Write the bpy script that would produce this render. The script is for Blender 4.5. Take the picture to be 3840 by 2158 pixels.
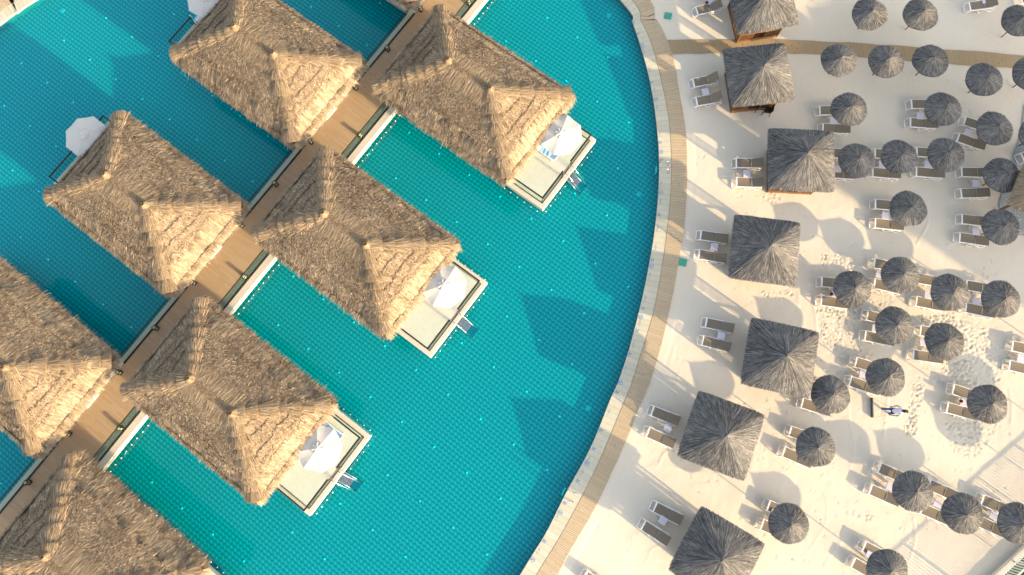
import bpy, bmesh, math, random
import numpy as np
from mathutils import Vector, Matrix
from mathutils.geometry import tessellate_polygon
R_ = math.radians
random.seed(4); rng = np.random.default_rng(7)
for o in list(bpy.data.objects): bpy.data.objects.remove(o)
SC = bpy.context.scene; COL = SC.collection

# ------------------------------------------------------------ survey of the photograph (drone at 45 m)
FPX, NX, NY, CX, CY, HC = 2700.0, 2033.0, 1615.0, 1920.0, 1079.0, 45.0
_nx, _ny = NX-CX, NY-CY; _L = math.hypot(_nx, _ny); _th = math.atan2(_L, FPX)
DN = Vector((_nx/_L*math.sin(_th), _ny/_L*math.sin(_th), math.cos(_th)))      # straight down, in camera axes (x right, y down, z forward)
EX = (Vector((1,0,0)) - DN.x*DN).normalized(); EY = DN.cross(EX)
def G(x, y, h=0.0):
    """ground-plan position of a point read at photo pixel (x, y) and height h"""
    d = Vector(((x-CX)/FPX, (y-CY)/FPX, 1)); t = (HC-h)/d.dot(DN)
    return Vector((t*d.dot(EX), -t*d.dot(EY), h))
def Z(ox, oy, s, pts): return [(ox+x/s, oy+y/s) for x, y in pts]
S2 = 2.011

# ------------------------------------------------------------ camera
cam = bpy.data.cameras.new('camera'); camo = bpy.data.objects.new('camera', cam); COL.objects.link(camo)
cam.sensor_width = 36; cam.lens = FPX/3840*36; cam.clip_end = 3000; cam.clip_start = 0.5
cr = Vector((EX.x, -EY.x, -DN.x)); cd = Vector((EX.y, -EY.y, -DN.y)); cf = Vector((EX.z, -EY.z, -DN.z))
m = Matrix((cr, -cd, -cf)).transposed().to_4x4(); m.translation = Vector((0, 0, HC)); camo.matrix_world = m
SC.camera = camo

# ------------------------------------------------------------ light
SUN_AZ, SUN_EL = -37.5, 15.5        # degrees, azimuth counted from +X
W_ = bpy.data.worlds.new('World'); SC.world = W_; W_.use_nodes = True; wn = W_.node_tree
sky = wn.nodes.new('ShaderNodeTexSky'); sky.sky_type = 'NISHITA'; sky.sun_disc = False
sky.sun_elevation = R_(SUN_EL); sky.sun_rotation = R_(90-SUN_AZ); sky.dust_density = 2.5; sky.air_density = 1.0; sky.ozone_density = 0.6
hs = wn.nodes.new('ShaderNodeHueSaturation'); hs.inputs['Saturation'].default_value = 0.60
wn.links.new(sky.outputs[0], hs.inputs['Color']); wn.links.new(hs.outputs[0], wn.nodes['Background'].inputs[0])
wn.nodes['Background'].inputs[1].default_value = 0.15
sl = bpy.data.lights.new('sun', 'SUN'); sl.energy = 3.3; sl.angle = R_(0.5); sl.color = (1.0, 0.74, 0.42)
so = bpy.data.objects.new('sun', sl); COL.objects.link(so)
sdir = Vector((math.cos(R_(SUN_AZ))*math.cos(R_(SUN_EL)), math.sin(R_(SUN_AZ))*math.cos(R_(SUN_EL)), math.sin(R_(SUN_EL))))
so.rotation_euler = sdir.to_track_quat('Z', 'Y').to_euler(); so.location = sdir*60
SC.view_settings.view_transform = 'Standard'; SC.view_settings.look = 'None'; SC.view_settings.gamma = 1
SC.view_settings.exposure = 1.68
SC.render.engine = 'CYCLES'; SC.render.resolution_x = 1024; SC.render.resolution_y = 575
SC.cycles.max_bounces = 8; SC.cycles.transparent_max_bounces = 12

# ------------------------------------------------------------ materials
class NT:
    def __init__(s, name):
        s.m = bpy.data.materials.new(name); s.m.use_nodes = True; s.t = s.m.node_tree
        s.b = s.t.nodes['Principled BSDF']; s.out = s.t.nodes['Material Output']
        s.b.inputs['Specular IOR Level'].default_value = 0.25
    def n(s, typ, **kw):
        nd = s.t.nodes.new('ShaderNode'+typ)
        for k, v in kw.items():
            if k[0] == '_': setattr(nd, k[1:], v)
            else:
                key = int(k[1:]) if k[0] == 'i' and k[1:].isdigit() else k.replace('__', ' ')
                if hasattr(v, 'is_linked') or isinstance(v, bpy.types.NodeSocket): s.t.links.new(v, nd.inputs[key])
                else: nd.inputs[key].default_value = v
        return nd
    def math(s, op, a, b=0.0, c=0.0):
        return s.n('Math', _operation=op, i0=a, i1=b, i2=c).outputs[0]
    def mix(s, f, a, b, blend='MIX'):
        nd = s.t.nodes.new('ShaderNodeMix'); nd.data_type = 'RGBA'; nd.blend_type = blend
        for i, v in ((0, f), (6, a), (7, b)):
            if isinstance(v, bpy.types.NodeSocket): s.t.links.new(v, nd.inputs[i])
            else: nd.inputs[i].default_value = v if i == 0 else tuple(v)+((1,) if len(v) == 3 else ())
        return nd.outputs[2]
    def ramp(s, f, stops):
        nd = s.t.nodes.new('ShaderNodeValToRGB'); s.t.links.new(f, nd.inputs[0]); e = nd.color_ramp.elements
        while len(e) < len(stops): e.new(0.5)
        for el, (p, c) in zip(e, stops): el.position = p; el.color = tuple(c)+(1,)
        return nd.outputs[0]
    def obj(s, rot=0.0, scale=(1,1,1)):
        tc = s.n('TexCoord'); return s.n('Mapping', Vector=tc.outputs['Object'], Rotation=(0,0,rot), Scale=scale).outputs[0]
    def noise(s, vec, scale, detail=4, rough=.55):
        return s.n('TexNoise', Vector=vec, Scale=scale, Detail=detail, Roughness=rough).outputs[0]
    def bump(s, h, strength=.5, dist=.02):
        s.t.links.new(s.n('Bump', Height=h, Strength=strength, Distance=dist).outputs[0], s.b.inputs['Normal'])
    def col(s, c, rough=.7, metal=0.0, spec=None):
        if isinstance(c, bpy.types.NodeSocket): s.t.links.new(c, s.b.inputs['Base Color'])
        else: s.b.inputs['Base Color'].default_value = tuple(c)+(1,)
        s.b.inputs['Roughness'].default_value = rough; s.b.inputs['Metallic'].default_value = metal
        if spec is not None: s.b.inputs['Specular IOR Level'].default_value = spec
        return s.m
def plain(name, c, rough=.6, metal=0.0, var=.12, scale=6.0):
    t = NT(name); v = t.obj(); n = t.noise(v, scale)
    return t.col(t.mix(n, [x*(1-var) for x in c], [min(1, x*(1+var)) for x in c]), rough, metal)
TH = R_(-36.7)                       # heading of the bungalows' long axis

def m_sand():
    t = NT('sand'); v = t.obj()
    a = t.noise(v, .12, 5); b = t.noise(v, 1.3, 6); c = t.noise(v, 14, 4)
    col = t.mix(a, (.58,.51,.405), (.69,.625,.52)); col = t.mix(t.math('MULTIPLY', b, .45), col, (.60,.53,.42))
    col = t.mix(t.math('MULTIPLY', c, .22), col, (.50,.44,.36))
    w = t.n('TexWave', _wave_type='BANDS', _bands_direction='X', Vector=t.n('Mapping', Vector=v, Rotation=(0,0,.15)).outputs[0], Scale=.55, Distortion=1.5, Detail=2).outputs[1]
    h = t.math('ADD', t.math('MULTIPLY', t.noise(v, 5, 6), .7), t.math('MULTIPLY', w, .16))
    h = t.math('ADD', h, t.math('MULTIPLY', c, .25)); t.bump(h, .35, .03); return t.col(col, .95, spec=.1)
def m_thatch(name, stops, nscale=3.0):
    t = NT(name); at = t.n('Attribute', _attribute_name='tone').outputs['Fac']
    v = t.obj(); n = t.noise(v, nscale, 4)
    f = t.math('ADD', t.math('MULTIPLY', at, .75), t.math('MULTIPLY', n, .34)); return t.col(t.ramp(f, stops), .85, spec=.15)
def m_mosaic():
    t = NT('pool_mosaic'); v = t.obj(-TH); sx = t.n('SeparateXYZ', Vector=v)
    P = .30
    wob = t.math('MULTIPLY', t.math('SUBTRACT', t.noise(v, 3.2, 2), .5), .22)
    x = t.math('ADD', t.math('DIVIDE', sx.outputs[0], P), wob); y = t.math('SUBTRACT', t.math('DIVIDE', sx.outputs[1], P*.87), wob)
    row = t.math('FLOOR', y); xo = t.math('ADD', x, t.math('MULTIPLY', t.math('MODULO', row, 2.0), .12))
    fx = t.math('SUBTRACT', t.math('FRACT', xo), .5); fy = t.math('SUBTRACT', t.math('FRACT', y), .5)
    r2 = t.math('ADD', t.math('MULTIPLY', fx, fx), t.math('MULTIPLY', fy, fy))
    dark = t.math('SUBTRACT', 1.0, t.math('SMOOTH_MIN', t.math('MULTIPLY', r2, 9.0), 1.0, .2))
    # pale diagonal strokes between the dark hearts
    gx = t.math('SUBTRACT', t.math('FRACT', t.math('ADD', xo, .5)), .5); gy = t.math('SUBTRACT', t.math('FRACT', t.math('ADD', y, .5)), .5)
    al = t.math('ADD', t.math('MULTIPLY', gx, .894), t.math('MULTIPLY', gy, -.447)); pe = t.math('ADD', t.math('MULTIPLY', gx, .447), t.math('MULTIPLY', gy, .894))
    q = t.math('ADD', t.math('MULTIPLY', t.math('MULTIPLY', al, al), 6.0), t.math('MULTIPLY', t.math('MULTIPLY', pe, pe), 42.0))
    light = t.math('POWER', 2.718, t.math('MULTIPLY', q, -1.0))
    cell = t.n('TexWhiteNoise', Vector=t.n('VectorMath', _operation='SNAP', i0=v, i1=(.045,.045,10)).outputs[0]).outputs[0]
    patch = t.noise(v, .22, 3)
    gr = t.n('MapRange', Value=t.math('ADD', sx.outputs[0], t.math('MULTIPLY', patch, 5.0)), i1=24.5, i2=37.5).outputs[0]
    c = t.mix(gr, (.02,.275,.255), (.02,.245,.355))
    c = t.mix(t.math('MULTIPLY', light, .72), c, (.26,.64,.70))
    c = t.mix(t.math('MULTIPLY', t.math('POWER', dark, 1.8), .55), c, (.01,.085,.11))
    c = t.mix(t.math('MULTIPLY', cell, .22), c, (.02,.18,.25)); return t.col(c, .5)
def m_water():
    t = NT('pool_water'); t.t.nodes.remove(t.b)
    v = t.obj(); rip = t.math('ADD', t.noise(v, 1.2, 3), t.math('MULTIPLY', t.noise(v, 6, 2), .4))
    bm = t.n('Bump', Height=rip, Strength=.25, Distance=.05).outputs[0]
    tr = t.n('BsdfTransparent', Color=(.05,.885,.955,1)); gl = t.n('BsdfGlossy', Color=(1,1,1,1), Roughness=.06, Normal=bm)
    bf = t.n('NewGeometry').outputs['Backfacing']; fr = t.n('Fresnel', IOR=t.math('ADD', t.math('MULTIPLY', bf, 1/1.33-1.33), 1.33), Normal=bm); mx = t.n('MixShader', Fac=fr.outputs[0], i1=tr.outputs[0], i2=gl.outputs[0])
    t.t.links.new(mx.outputs[0], t.out.inputs[0]); return t.m
def m_glass():
    t = NT('railing_glass'); t.t.nodes.remove(t.b)
    tr = t.n('BsdfTransparent', Color=(.88,.94,.91,1)); gl = t.n('BsdfGlossy', Color=(.9,1,.95,1), Roughness=.05)
    bf = t.n('NewGeometry').outputs['Backfacing']; f0 = t.n('LayerWeight', Blend=.12).outputs[0]; fr = t.n('Math', _operation='MULTIPLY', i0=t.math('MULTIPLY', f0, .8), i1=t.math('SUBTRACT', 1.0, bf)); mx = t.n('MixShader', Fac=fr.outputs[0], i1=tr.outputs[0], i2=gl.outputs[0])
    t.t.links.new(mx.outputs[0], t.out.inputs[0]); return t.m
def m_planks(name, ca, cb, cc, pw, plen, rot, uv=False, gap=.10, stain=.5, gapc=(.10,.07,.04)):
    """planks pw wide running along local x (or across the strip for uv ones)"""
    t = NT(name)
    if uv:
        v = t.n('UVMap').outputs[0]; sx = t.n('SeparateXYZ', Vector=v); long, acr = sx.outputs[1], sx.outputs[0]
    else:
        v = t.obj(rot); sx = t.n('SeparateXYZ', Vector=v); long, acr = sx.outputs[0], sx.outputs[1]
    q = t.math('DIVIDE', acr, pw); idx = t.math('FLOOR', q); fr = t.math('FRACT', q)
    off = t.n('TexWhiteNoise', _noise_dimensions='1D', W=idx).outputs[0]
    ql = t.math('ADD', t.math('DIVIDE', long, plen), t.math('MULTIPLY', off, 7.3)); il = t.math('FLOOR', ql)
    tone = t.n('TexWhiteNoise', _noise_dimensions='2D', Vector=t.n('CombineXYZ', X=idx, Y=il).outputs[0]).outputs[0]
    grain = t.noise(t.n('CombineXYZ', X=t.math('MULTIPLY', long, 1.2), Y=t.math('MULTIPLY', acr, 22), Z=off).outputs[0], 1.0, 5, .6)
    st = t.noise(t.n('CombineXYZ', X=t.math('MULTIPLY', long, .8), Y=t.math('MULTIPLY', acr, .9), Z=0.0).outputs[0], 1.0, 4)
    c = t.mix(tone, ca, cb); c = t.mix(t.math('MULTIPLY', grain, .6), c, cc); c = t.mix(t.math('MULTIPLY', st, stain), c, [x*.78 for x in cb])
    g = t.math('LESS_THAN', fr, gap); gl = t.math('LESS_THAN', t.math('FRACT', ql), .006)
    c = t.mix(t.math('MULTIPLY', t.math('MAXIMUM', g, gl), .75), c, gapc)
    t.bump(t.math('SUBTRACT', t.math('MULTIPLY', grain, .3), g), .4, .01); return t.col(c, .75)
def m_coping():
    t = NT('coping_stone'); v = t.n('UVMap').outputs[0]; sx = t.n('SeparateXYZ', Vector=v)
    q = t.math('DIVIDE', sx.outputs[0], .36); idx = t.math('FLOOR', q); fr = t.math('FRACT', q)
    tone = t.n('TexWhiteNoise', _noise_dimensions='1D', W=idx).outputs[0]; ob = t.obj()
    c = t.mix(tone, (.50,.47,.36), (.60,.56,.45)); c = t.mix(t.math('MULTIPLY', t.noise(ob, 1.6, 6, .7), .8), c, (.38,.36,.27))
    c = t.mix(t.math('MULTIPLY', t.math('LESS_THAN', fr, .05), .6), c, (.16,.15,.11)); return t.col(c, .7)
def m_terrazzo():
    t = NT('patterned_floor_tile'); v = t.obj()
    snap = t.n('VectorMath', _operation='SNAP', i0=v, i1=(.24,.24,10)).outputs[0]
    wn_ = t.n('TexWhiteNoise', Vector=snap).outputs[0]
    fx = t.n('SeparateXYZ', Vector=v); u = t.math('SUBTRACT', t.math('FRACT', t.math('DIVIDE', fx.outputs[0], .24)), .5); w = t.math('SUBTRACT', t.math('FRACT', t.math('DIVIDE', fx.outputs[1], .24)), .5)
    r = t.math('SQRT', t.math('ADD', t.math('MULTIPLY', u, u), t.math('MULTIPLY', w, w)))
    ring = t.math('MULTIPLY', t.math('LESS_THAN', t.math('ABSOLUTE', t.math('SUBTRACT', r, t.math('MULTIPLY', wn_, .4))), .045), t.math('GREATER_THAN', wn_, .45))
    c = t.mix(t.noise(v, 9, 3), (.53,.515,.465), (.66,.64,.58)); c = t.mix(t.math('MULTIPLY', ring, .5), c, (.36,.37,.30))
    c = t.mix(t.math('MULTIPLY', t.noise(v, .9, 3), .5), c, (.50,.50,.44)); return t.col(c, .45)
M = {}
M['sand'] = m_sand()
M['straw'] = m_thatch('straw_thatch', [(.0,(.04,.028,.018)), (.3,(.175,.128,.084)), (.6,(.31,.235,.155)), (1,(.54,.42,.28))])
M['straw_bundle'] = m_thatch('straw_bundle', [(.0,(.05,.03,.016)), (.3,(.16,.112,.068)), (.6,(.30,.222,.14)), (1,(.50,.39,.26))])
M['reed'] = m_thatch('weathered_reed', [(.0,(.012,.012,.013)), (.3,(.062,.062,.064)), (.6,(.145,.140,.136)), (1,(.40,.37,.325))])
M['mosaic'] = m_mosaic(); M['water'] = m_water(); M['glass'] = m_glass()
M['deck'] = m_planks('deck_boards', (.44,.285,.17), (.52,.345,.215), (.35,.215,.125), .145, 1.3, -TH, gap=.05, stain=.2, gapc=(.20,.12,.06))
M['boardwalk'] = m_planks('boardwalk_planks', (.45,.345,.225), (.56,.455,.31), (.32,.235,.145), .105, 3.0, 0, uv=True, gap=.16, stain=.7, gapc=(.08,.055,.035))
M['path'] = m_planks('reed_mat', (.34,.25,.14), (.42,.31,.18), (.27,.195,.105), .085, 9.0, 0, uv=True, gap=.12, stain=.5, gapc=(.13,.09,.05))
M['coping'] = m_coping(); M['tile'] = m_terrazzo()
M['cream'] = plain('cream_stone', (.52,.475,.40), .6); M['white'] = plain('white_plastic', (.78,.78,.78), .4, var=.04)
M['column'] = plain('white_column_paint', (.74,.76,.76), .5, var=.05)
M['sling'] = plain('taupe_mesh_fabric', (.20,.165,.12), .85, var=.2, scale=40); M['table'] = plain('lilac_white_plastic', (.56,.53,.59), .5, var=.05)
M['dark'] = plain('dark_bronze_metal', (.035,.032,.03), .4, .3); M['steel'] = plain('polished_steel', (.62,.62,.60), .18, 1.0, var=.03)
M['canvas'] = plain('cream_canvas', (.54,.52,.475), .85, var=.04, scale=3); M['blue'] = plain('blue_fabric', (.17,.30,.56), .85, var=.15, scale=9)
M['lightblue'] = plain('pale_blue_towel', (.25,.52,.85), .9, var=.15, scale=9)
M['timber'] = plain('dark_timber', (.13,.075,.035), .75, var=.35, scale=9); M['redwood'] = plain('stained_wood', (.19,.10,.05), .7, var=.25, scale=9)
M['pole'] = plain('rough_pole', (.11,.08,.055), .9, var=.3, scale=12); M['lamp'] = plain('lamp_lid', (.34,.32,.19), .5, var=.1)
M['render'] = plain('pale_render', (.60,.56,.48), .8, var=.08, scale=2); M['pane'] = plain('dark_window_glass', (.05,.09,.10), .1)
M['blackp'] = plain('black_plastic', (.02,.017,.016), .5); M['marking'] = plain('faded_blue_paint', (.13,.28,.48), .8, var=.3, scale=20)
M['red'] = plain('dark_red_ceramic', (.14,.02,.015), .35); M['redp'] = plain('red_plastic', (.42,.01,.015), .45)
M['mat'] = plain('green_rubber_mesh', (.07,.36,.25), .85, var=.25, scale=25); M['bulb'] = plain('white_bulb_glass', (.95,.95,.92), .3, var=.02)
M['poolwhite'] = plain('white_pool_fitting', (.92,.95,.93), .5, var=.04); M['board'] = plain('dark_grey_rubber', (.07,.08,.10), .8)
M['skin'] = plain('skin', (.30,.165,.10), .6, var=.06); M['shirt'] = plain('white_cotton', (.74,.76,.84), .9, var=.04); M['jeans'] = plain('blue_denim', (.015,.10,.33), .9, var=.2, scale=30)
M['hair'] = plain('dark_hair', (.03,.018,.012), .8); M['greycap'] = plain('grey_cloth', (.25,.26,.27), .9); M['shoe'] = plain('dark_shoes', (.06,.05,.05), .7)
M['rope'] = plain('rope', (.30,.24,.16), .9); M['wall_tile'] = plain('cyan_pool_tile', (.05,.19,.20), .5, var=.3, scale=14)
def m_shirt2():
    t = NT('striped_cotton'); v = t.obj(); z = t.n('SeparateXYZ', Vector=v).outputs[2]
    return t.col(t.mix(t.math('LESS_THAN', t.math('FRACT', t.math('DIVIDE', z, .07)), .3), (.8,.82,.82), (.12,.14,.15)), .9)
M['striped'] = m_shirt2()
def m_plaza():
    t = NT('pebble_paving'); v = t.obj(); r = t.n('TexVoronoi', Vector=v, Scale=7.0, _feature='DISTANCE_TO_EDGE').outputs[0]
    c = t.mix(t.noise(v, 6, 4), (.17,.19,.19), (.34,.37,.36)); return t.col(t.mix(t.math('LESS_THAN', r, .05), c, (.42,.44,.42)), .7)
M['plaza'] = m_plaza(); M['plate'] = plain('grating_plate', (.45,.62,.62), .6, var=.05); M['strip'] = plain('grey_green_stone', (.15,.18,.155), .7, var=.25, scale=8); M['cream2'] = plain('olive_stone', (.36,.35,.27), .7, var=.1)
def m_grass():
    t = NT('lawn'); v = t.obj(); return t.col(t.mix(t.noise(v, 8, 5), (.05,.10,.015), (.15,.20,.035)), .9)
M['grass'] = m_grass(); M['facade'] = plain('facade_render', (.55,.52,.47), .8, var=.08, scale=.5)

# ------------------------------------------------------------ object helpers
def link(name, me, mat, parent=None, loc=None):
    o = bpy.data.objects.new(name, me); COL.objects.link(o)
    if mat: me.materials.append(M[mat])
    if parent: o.parent = parent
    if loc is not None: o.location = loc
    return o
def tag(o, label=None, cat=None, group=None, kind=None):
    if label: o['label'] = label
    if cat: o['category'] = cat
    if group: o['group'] = group
    if kind: o['kind'] = kind
    return o
def empty(name, loc, rz=0.0):
    o = bpy.data.objects.new(name, None); COL.objects.link(o); o.location = loc; o.rotation_euler = (0,0,rz); o.empty_display_size = .3; return o
def copy_tree(o, parent=None):
    c = o.copy(); COL.objects.link(c)
    if parent: c.parent = parent
    for ch in list(o.children): copy_tree(ch, c)
    return c
def npmesh(name, V, F, tone=None):
    me = bpy.data.meshes.new(name); V = np.ascontiguousarray(V, dtype=np.float32); F = np.ascontiguousarray(F, dtype=np.int32)
    k = F.shape[1]; me.vertices.add(len(V)); me.vertices.foreach_set('co', V.ravel()); me.loops.add(F.size); me.loops.foreach_set('vertex_index', F.ravel())
    me.polygons.add(len(F)); me.polygons.foreach_set('loop_start', np.arange(0, F.size, k, dtype=np.int32)); me.polygons.foreach_set('loop_total', np.full(len(F), k, dtype=np.int32))
    if tone is not None:
        a = me.attributes.new('tone', 'FLOAT', 'POINT'); a.data.foreach_set('value', np.asarray(tone, dtype=np.float32))
    me.update(calc_edges=True); return me
class MB:
    def __init__(s): s.v = []; s.f = []
    def add(s, V, F):
        b = len(s.v); s.v += [tuple(p) for p in V]; s.f += [tuple(b+i for i in f) for f in F]; return s
    def box(s, c, d, rz=0.0, rx=0.0, ry=0.0, taper=1.0):
        Mx = Matrix.Rotation(rz, 3, 'Z') @ Matrix.Rotation(ry, 3, 'Y') @ Matrix.Rotation(rx, 3, 'X'); V = []
        for z in (-1, 1):
            k = taper if z > 0 else 1
            for x, y in ((-1,-1),(1,-1),(1,1),(-1,1)): V.append(Vector(c)+Mx @ Vector((x*d[0]/2*k, y*d[1]/2*k, z*d[2]/2)))
        return s.add(V, [(3,2,1,0),(4,5,6,7),(0,1,5,4),(1,2,6,5),(2,3,7,6),(3,0,4,7)])
    def tube(s, pts, r, n=8, r2=None, cap=True):
        pts = [Vector(p) for p in pts]; V = []; F = []; k = len(pts)
        for i, p in enumerate(pts):
            d = (pts[min(i+1, k-1)]-pts[max(i-1, 0)]).normalized(); q = d.to_track_quat('Z', 'Y'); rr = r if r2 is None else r+(r2-r)*i/(k-1)
            for j in range(n): a = 2*math.pi*j/n; V.append(p+q @ Vector((rr*math.cos(a), rr*math.sin(a), 0)))
        for i in range(k-1):
            for j in range(n): F.append((i*n+j, i*n+(j+1) % n, (i+1)*n+(j+1) % n, (i+1)*n+j))
        if cap: F += [tuple(range(n))[::-1], tuple(range((k-1)*n, k*n))]
        return s.add(V, F)
    def lathe(s, prof, n=16, c=(0,0,0)):
        V = []; F = []
        for r, z in prof:
            for j in range(n): a = 2*math.pi*j/n; V.append((c[0]+r*math.cos(a), c[1]+r*math.sin(a), c[2]+z))
        for i in range(len(prof)-1):
            for j in range(n): F.append((i*n+j, i*n+(j+1) % n, (i+1)*n+(j+1) % n, (i+1)*n+j))
        F += [tuple(range(n))[::-1], tuple(range((len(prof)-1)*n, len(prof)*n))]
        return s.add(V, F)
    def mesh(s, name='m', smooth=False):
        me = bpy.data.meshes.new(name); me.from_pydata(s.v, [], s.f); me.update()
        if smooth: me.polygons.foreach_set('use_smooth', [True]*len(me.polygons))
        return me
    def obj(s, name, mat, parent=None, loc=None, smooth=False): return link(name, s.mesh(name, smooth), mat, parent, loc)
def bevel(o, w=.01, seg=2):
    b = o.modifiers.new('bevel', 'BEVEL'); b.width = w; b.segments = seg; b.limit_method = 'ANGLE'; return o
def catmull(P, step=.5, closed=False):
    P = [np.array(p[:2], float) for p in P]; out = []; n = len(P)
    for i in range(n if closed else n-1):
        p0 = P[(i-1) % n] if closed or i > 0 else 2*P[0]-P[1]; p1 = P[i]; p2 = P[(i+1) % n]; p3 = P[(i+2) % n] if closed or i+2 < n else 2*P[-1]-P[-2]
        k = max(1, int(np.linalg.norm(p2-p1)/step))
        for j in range(k):
            t = j/k; out.append(.5*((2*p1)+(-p0+p2)*t+(2*p0-5*p1+4*p2-p3)*t*t+(-p0+3*p1-3*p2+p3)*t**3))
    if not closed: out.append(P[-1])
    return np.array(out)
BROLL = .22
def blades(P, D, N, L, Wd, tone, lift0, lift1, droop=0.0):
    """straw stems: P start, D unit direction along the roof, N roof normal"""
    n = len(P); Sd = np.cross(D, N); Sd /= np.linalg.norm(Sd, axis=1)[:, None]+1e-9
    roll = rng.normal(0, BROLL, n)[:, None]; Sd2 = Sd*np.cos(roll)+N*np.sin(roll)
    a = P+N*lift0[:, None]; b = P+D*(L*.55)[:, None]+N*(lift0*.5+lift1*.7)[:, None]; c = P+D*L[:, None]+N*lift1[:, None]; c[:, 2] -= droop*L
    w = Wd[:, None]*.5
    V = np.stack([a-Sd2*w, a+Sd2*w, b+Sd2*w, b-Sd2*w, c+Sd2*w*.3, c-Sd2*w*.3], 1).reshape(-1, 3)
    i = np.arange(n)[:, None]*6; F = np.concatenate([i+np.array([[0,1,2,3]]), i+np.array([[3,2,4,5]])], 0)
    return V, F, np.repeat(tone, 6)
def joinv(parts):
    V = []; F = []; T = []; b = 0
    for v, f, t in parts: V.append(v); F.append(f+b); T.append(t); b += len(v)
    return np.concatenate(V), np.concatenate(F), np.concatenate(T)
def unit(v): return v/(np.linalg.norm(v, axis=-1, keepdims=True)+1e-9)
def vnoise(x, y, s, seed=0):
    g = np.random.default_rng(seed).random((64, 64)); u = x*s; v = y*s; i = np.floor(u).astype(int); j = np.floor(v).astype(int)
    fu = u-i; fv = v-j; fu = fu*fu*(3-2*fu); fv = fv*fv*(3-2*fv); i0, i1, j0, j1 = i % 64, (i+1) % 64, j % 64, (j+1) % 64
    return (g[i0,j0]*(1-fu)*(1-fv)+g[i1,j0]*fu*(1-fv)+g[i0,j1]*(1-fu)*fv+g[i1,j1]*fu*fv)*2-1
def inside(X, Y, poly):
    c = np.zeros(X.shape, bool); n = len(poly)
    for i in range(n):
        x1, y1 = poly[i]; x2, y2 = poly[(i+1) % n]
        if y1 == y2: continue
        m_ = ((y1 > Y) != (y2 > Y)) & (X < (x2-x1)*(Y-y1)/(y2-y1)+x1); c ^= m_
    return c
def sheet(name, poly, z, mat, **kw):
    P = [Vector((p[0], p[1], 0)) for p in poly]; tr = tessellate_polygon([P]); me = bpy.data.meshes.new(name)
    me.from_pydata([(p.x, p.y, z) for p in P], [], [tuple(t) for t in tr]); me.update()
    if me.polygons[0].normal.z < 0: me.flip_normals()
    return tag(link(name, me, mat), kind='structure')

# ============================================================ THE POOL
edge_px = [(2328,0),(2377,94),(2427,254),(2452,378),(2467,497),(2473,597),(2471,716),(2457,864),(2435,998),(2407,1133),(2362,1307),(2318,1439),(2293,1493),(2218,1677),(2124,1851),(2049,2000),(1952,2158)]
EDGE = [G(*p).to_2d() for p in edge_px]
off = [(-15,-28),(-24,-36),(-34,-40),(-46,-38),(-58,-26),(-62,-8),(-56,8),(-47,20.5)]
TL = [G(0,91).to_2d(), G(65,46).to_2d(), G(133,0).to_2d()]
ctrl = [tuple(p) for p in EDGE]+[(-7.4,-18.0)]+off+[tuple(p) for p in TL]+[(-30,34.2),(-21,38.6),(-10,41),(-2,38.5)]
OUT = catmull(ctrl, .35, closed=True)
inn_px = [(2370,0),(2402,70),(2449,184),(2477,298),(2502,408),(2514,522),(2517,646),(2513,745),(2499,879),(2477,1028),(2445,1192),(2405,1317),(2367,1440),(2328,1537),(2248,1726),(2178,1871),(2089,2030),(2009,2158)]
out_px = [(2432,0),(2452,50),(2492,129),(2524,214),(2541,318),(2566,447),(2574,547),(2577,640),(2576,716),(2574,745),(2561,884),(2546,969),(2529,1078),(2509,1168),(2479,1297),(2437,1436),(2402,1513),(2348,1652),(2278,1806),(2228,1915),(2149,2045),(2089,2158)]
def widths(px):
    Q = catmull([G(*p).to_2d() for p in px], .15); d = np.linalg.norm(OUT[:, None]-Q[None], axis=2); w = d.min(1); am = d.argmin(1)
    return np.where((am > 0) & (am < len(Q)-1), w, np.nan)
def fillw(w, default):
    w = w.copy(); bad = np.isnan(w); w[bad] = default
    k = np.ones(5)/5; ww = np.concatenate([w[-2:], w, w[:2]]); return np.convolve(ww, k, 'valid')
w_in = fillw(widths(inn_px), .78); w_out = fillw(widths(out_px), 1.85)
T_ = np.roll(OUT, -1, 0)-np.roll(OUT, 1, 0); T_ = T_/np.linalg.norm(T_, axis=1)[:, None]; NRM = np.c_[T_[:, 1], -T_[:, 0]]
if ((OUT-OUT.mean(0))*NRM).sum() < 0: NRM = -NRM
ARC = np.concatenate([[0], np.cumsum(np.linalg.norm(np.diff(np.r_[OUT, OUT[:1]], axis=0), axis=1))])
def strip(name, A, B, zt, mat, zb=-.12, jag=0.0):
    n = len(A); me = bpy.data.meshes.new(name); V = []; F = []
    for i in range(n+1):
        a = A[i % n]; b = B[i % n]; V += [(a[0], a[1], zb), (a[0], a[1], zt), (b[0], b[1], zt), (b[0], b[1], zb)]
    for i in range(n):
        for k in range(3): F.append((i*4+k, i*4+k+1, i*4+4+k+1, i*4+4+k))
    me.from_pydata(V, [], F); uv = me.uv_layers.new(name='UVMap')
    w = np.linalg.norm(B-A, axis=1)
    for li, lp in enumerate(me.loops):
        q, k = divmod(lp.vertex_index, 4); uv.data[li].uv = (ARC[q], (0 if k < 2 else w[q % n]))
    me.update(); bm = bmesh.new(); bm.from_mesh(me); bmesh.ops.recalc_face_normals(bm, faces=bm.faces)
    if sum(f.normal.z for f in bm.faces) < 0: bmesh.ops.reverse_faces(bm, faces=bm.faces)
    bm.to_mesh(me); bm.free(); return tag(link(name, me, mat), kind='structure')
coping = strip('pool_coping', OUT-NRM*.03, OUT+NRM*(w_in-.012)[:, None], .035, 'coping')
jag = (rng.random(len(OUT))-.5)*.035
boardwalk = strip('boardwalk', OUT+NRM*(w_in+.012)[:, None], OUT+NRM*(w_out+jag)[:, None], .045, 'boardwalk')
sheet('pool_floor', OUT+NRM*.3, -.50, 'mosaic')
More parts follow.
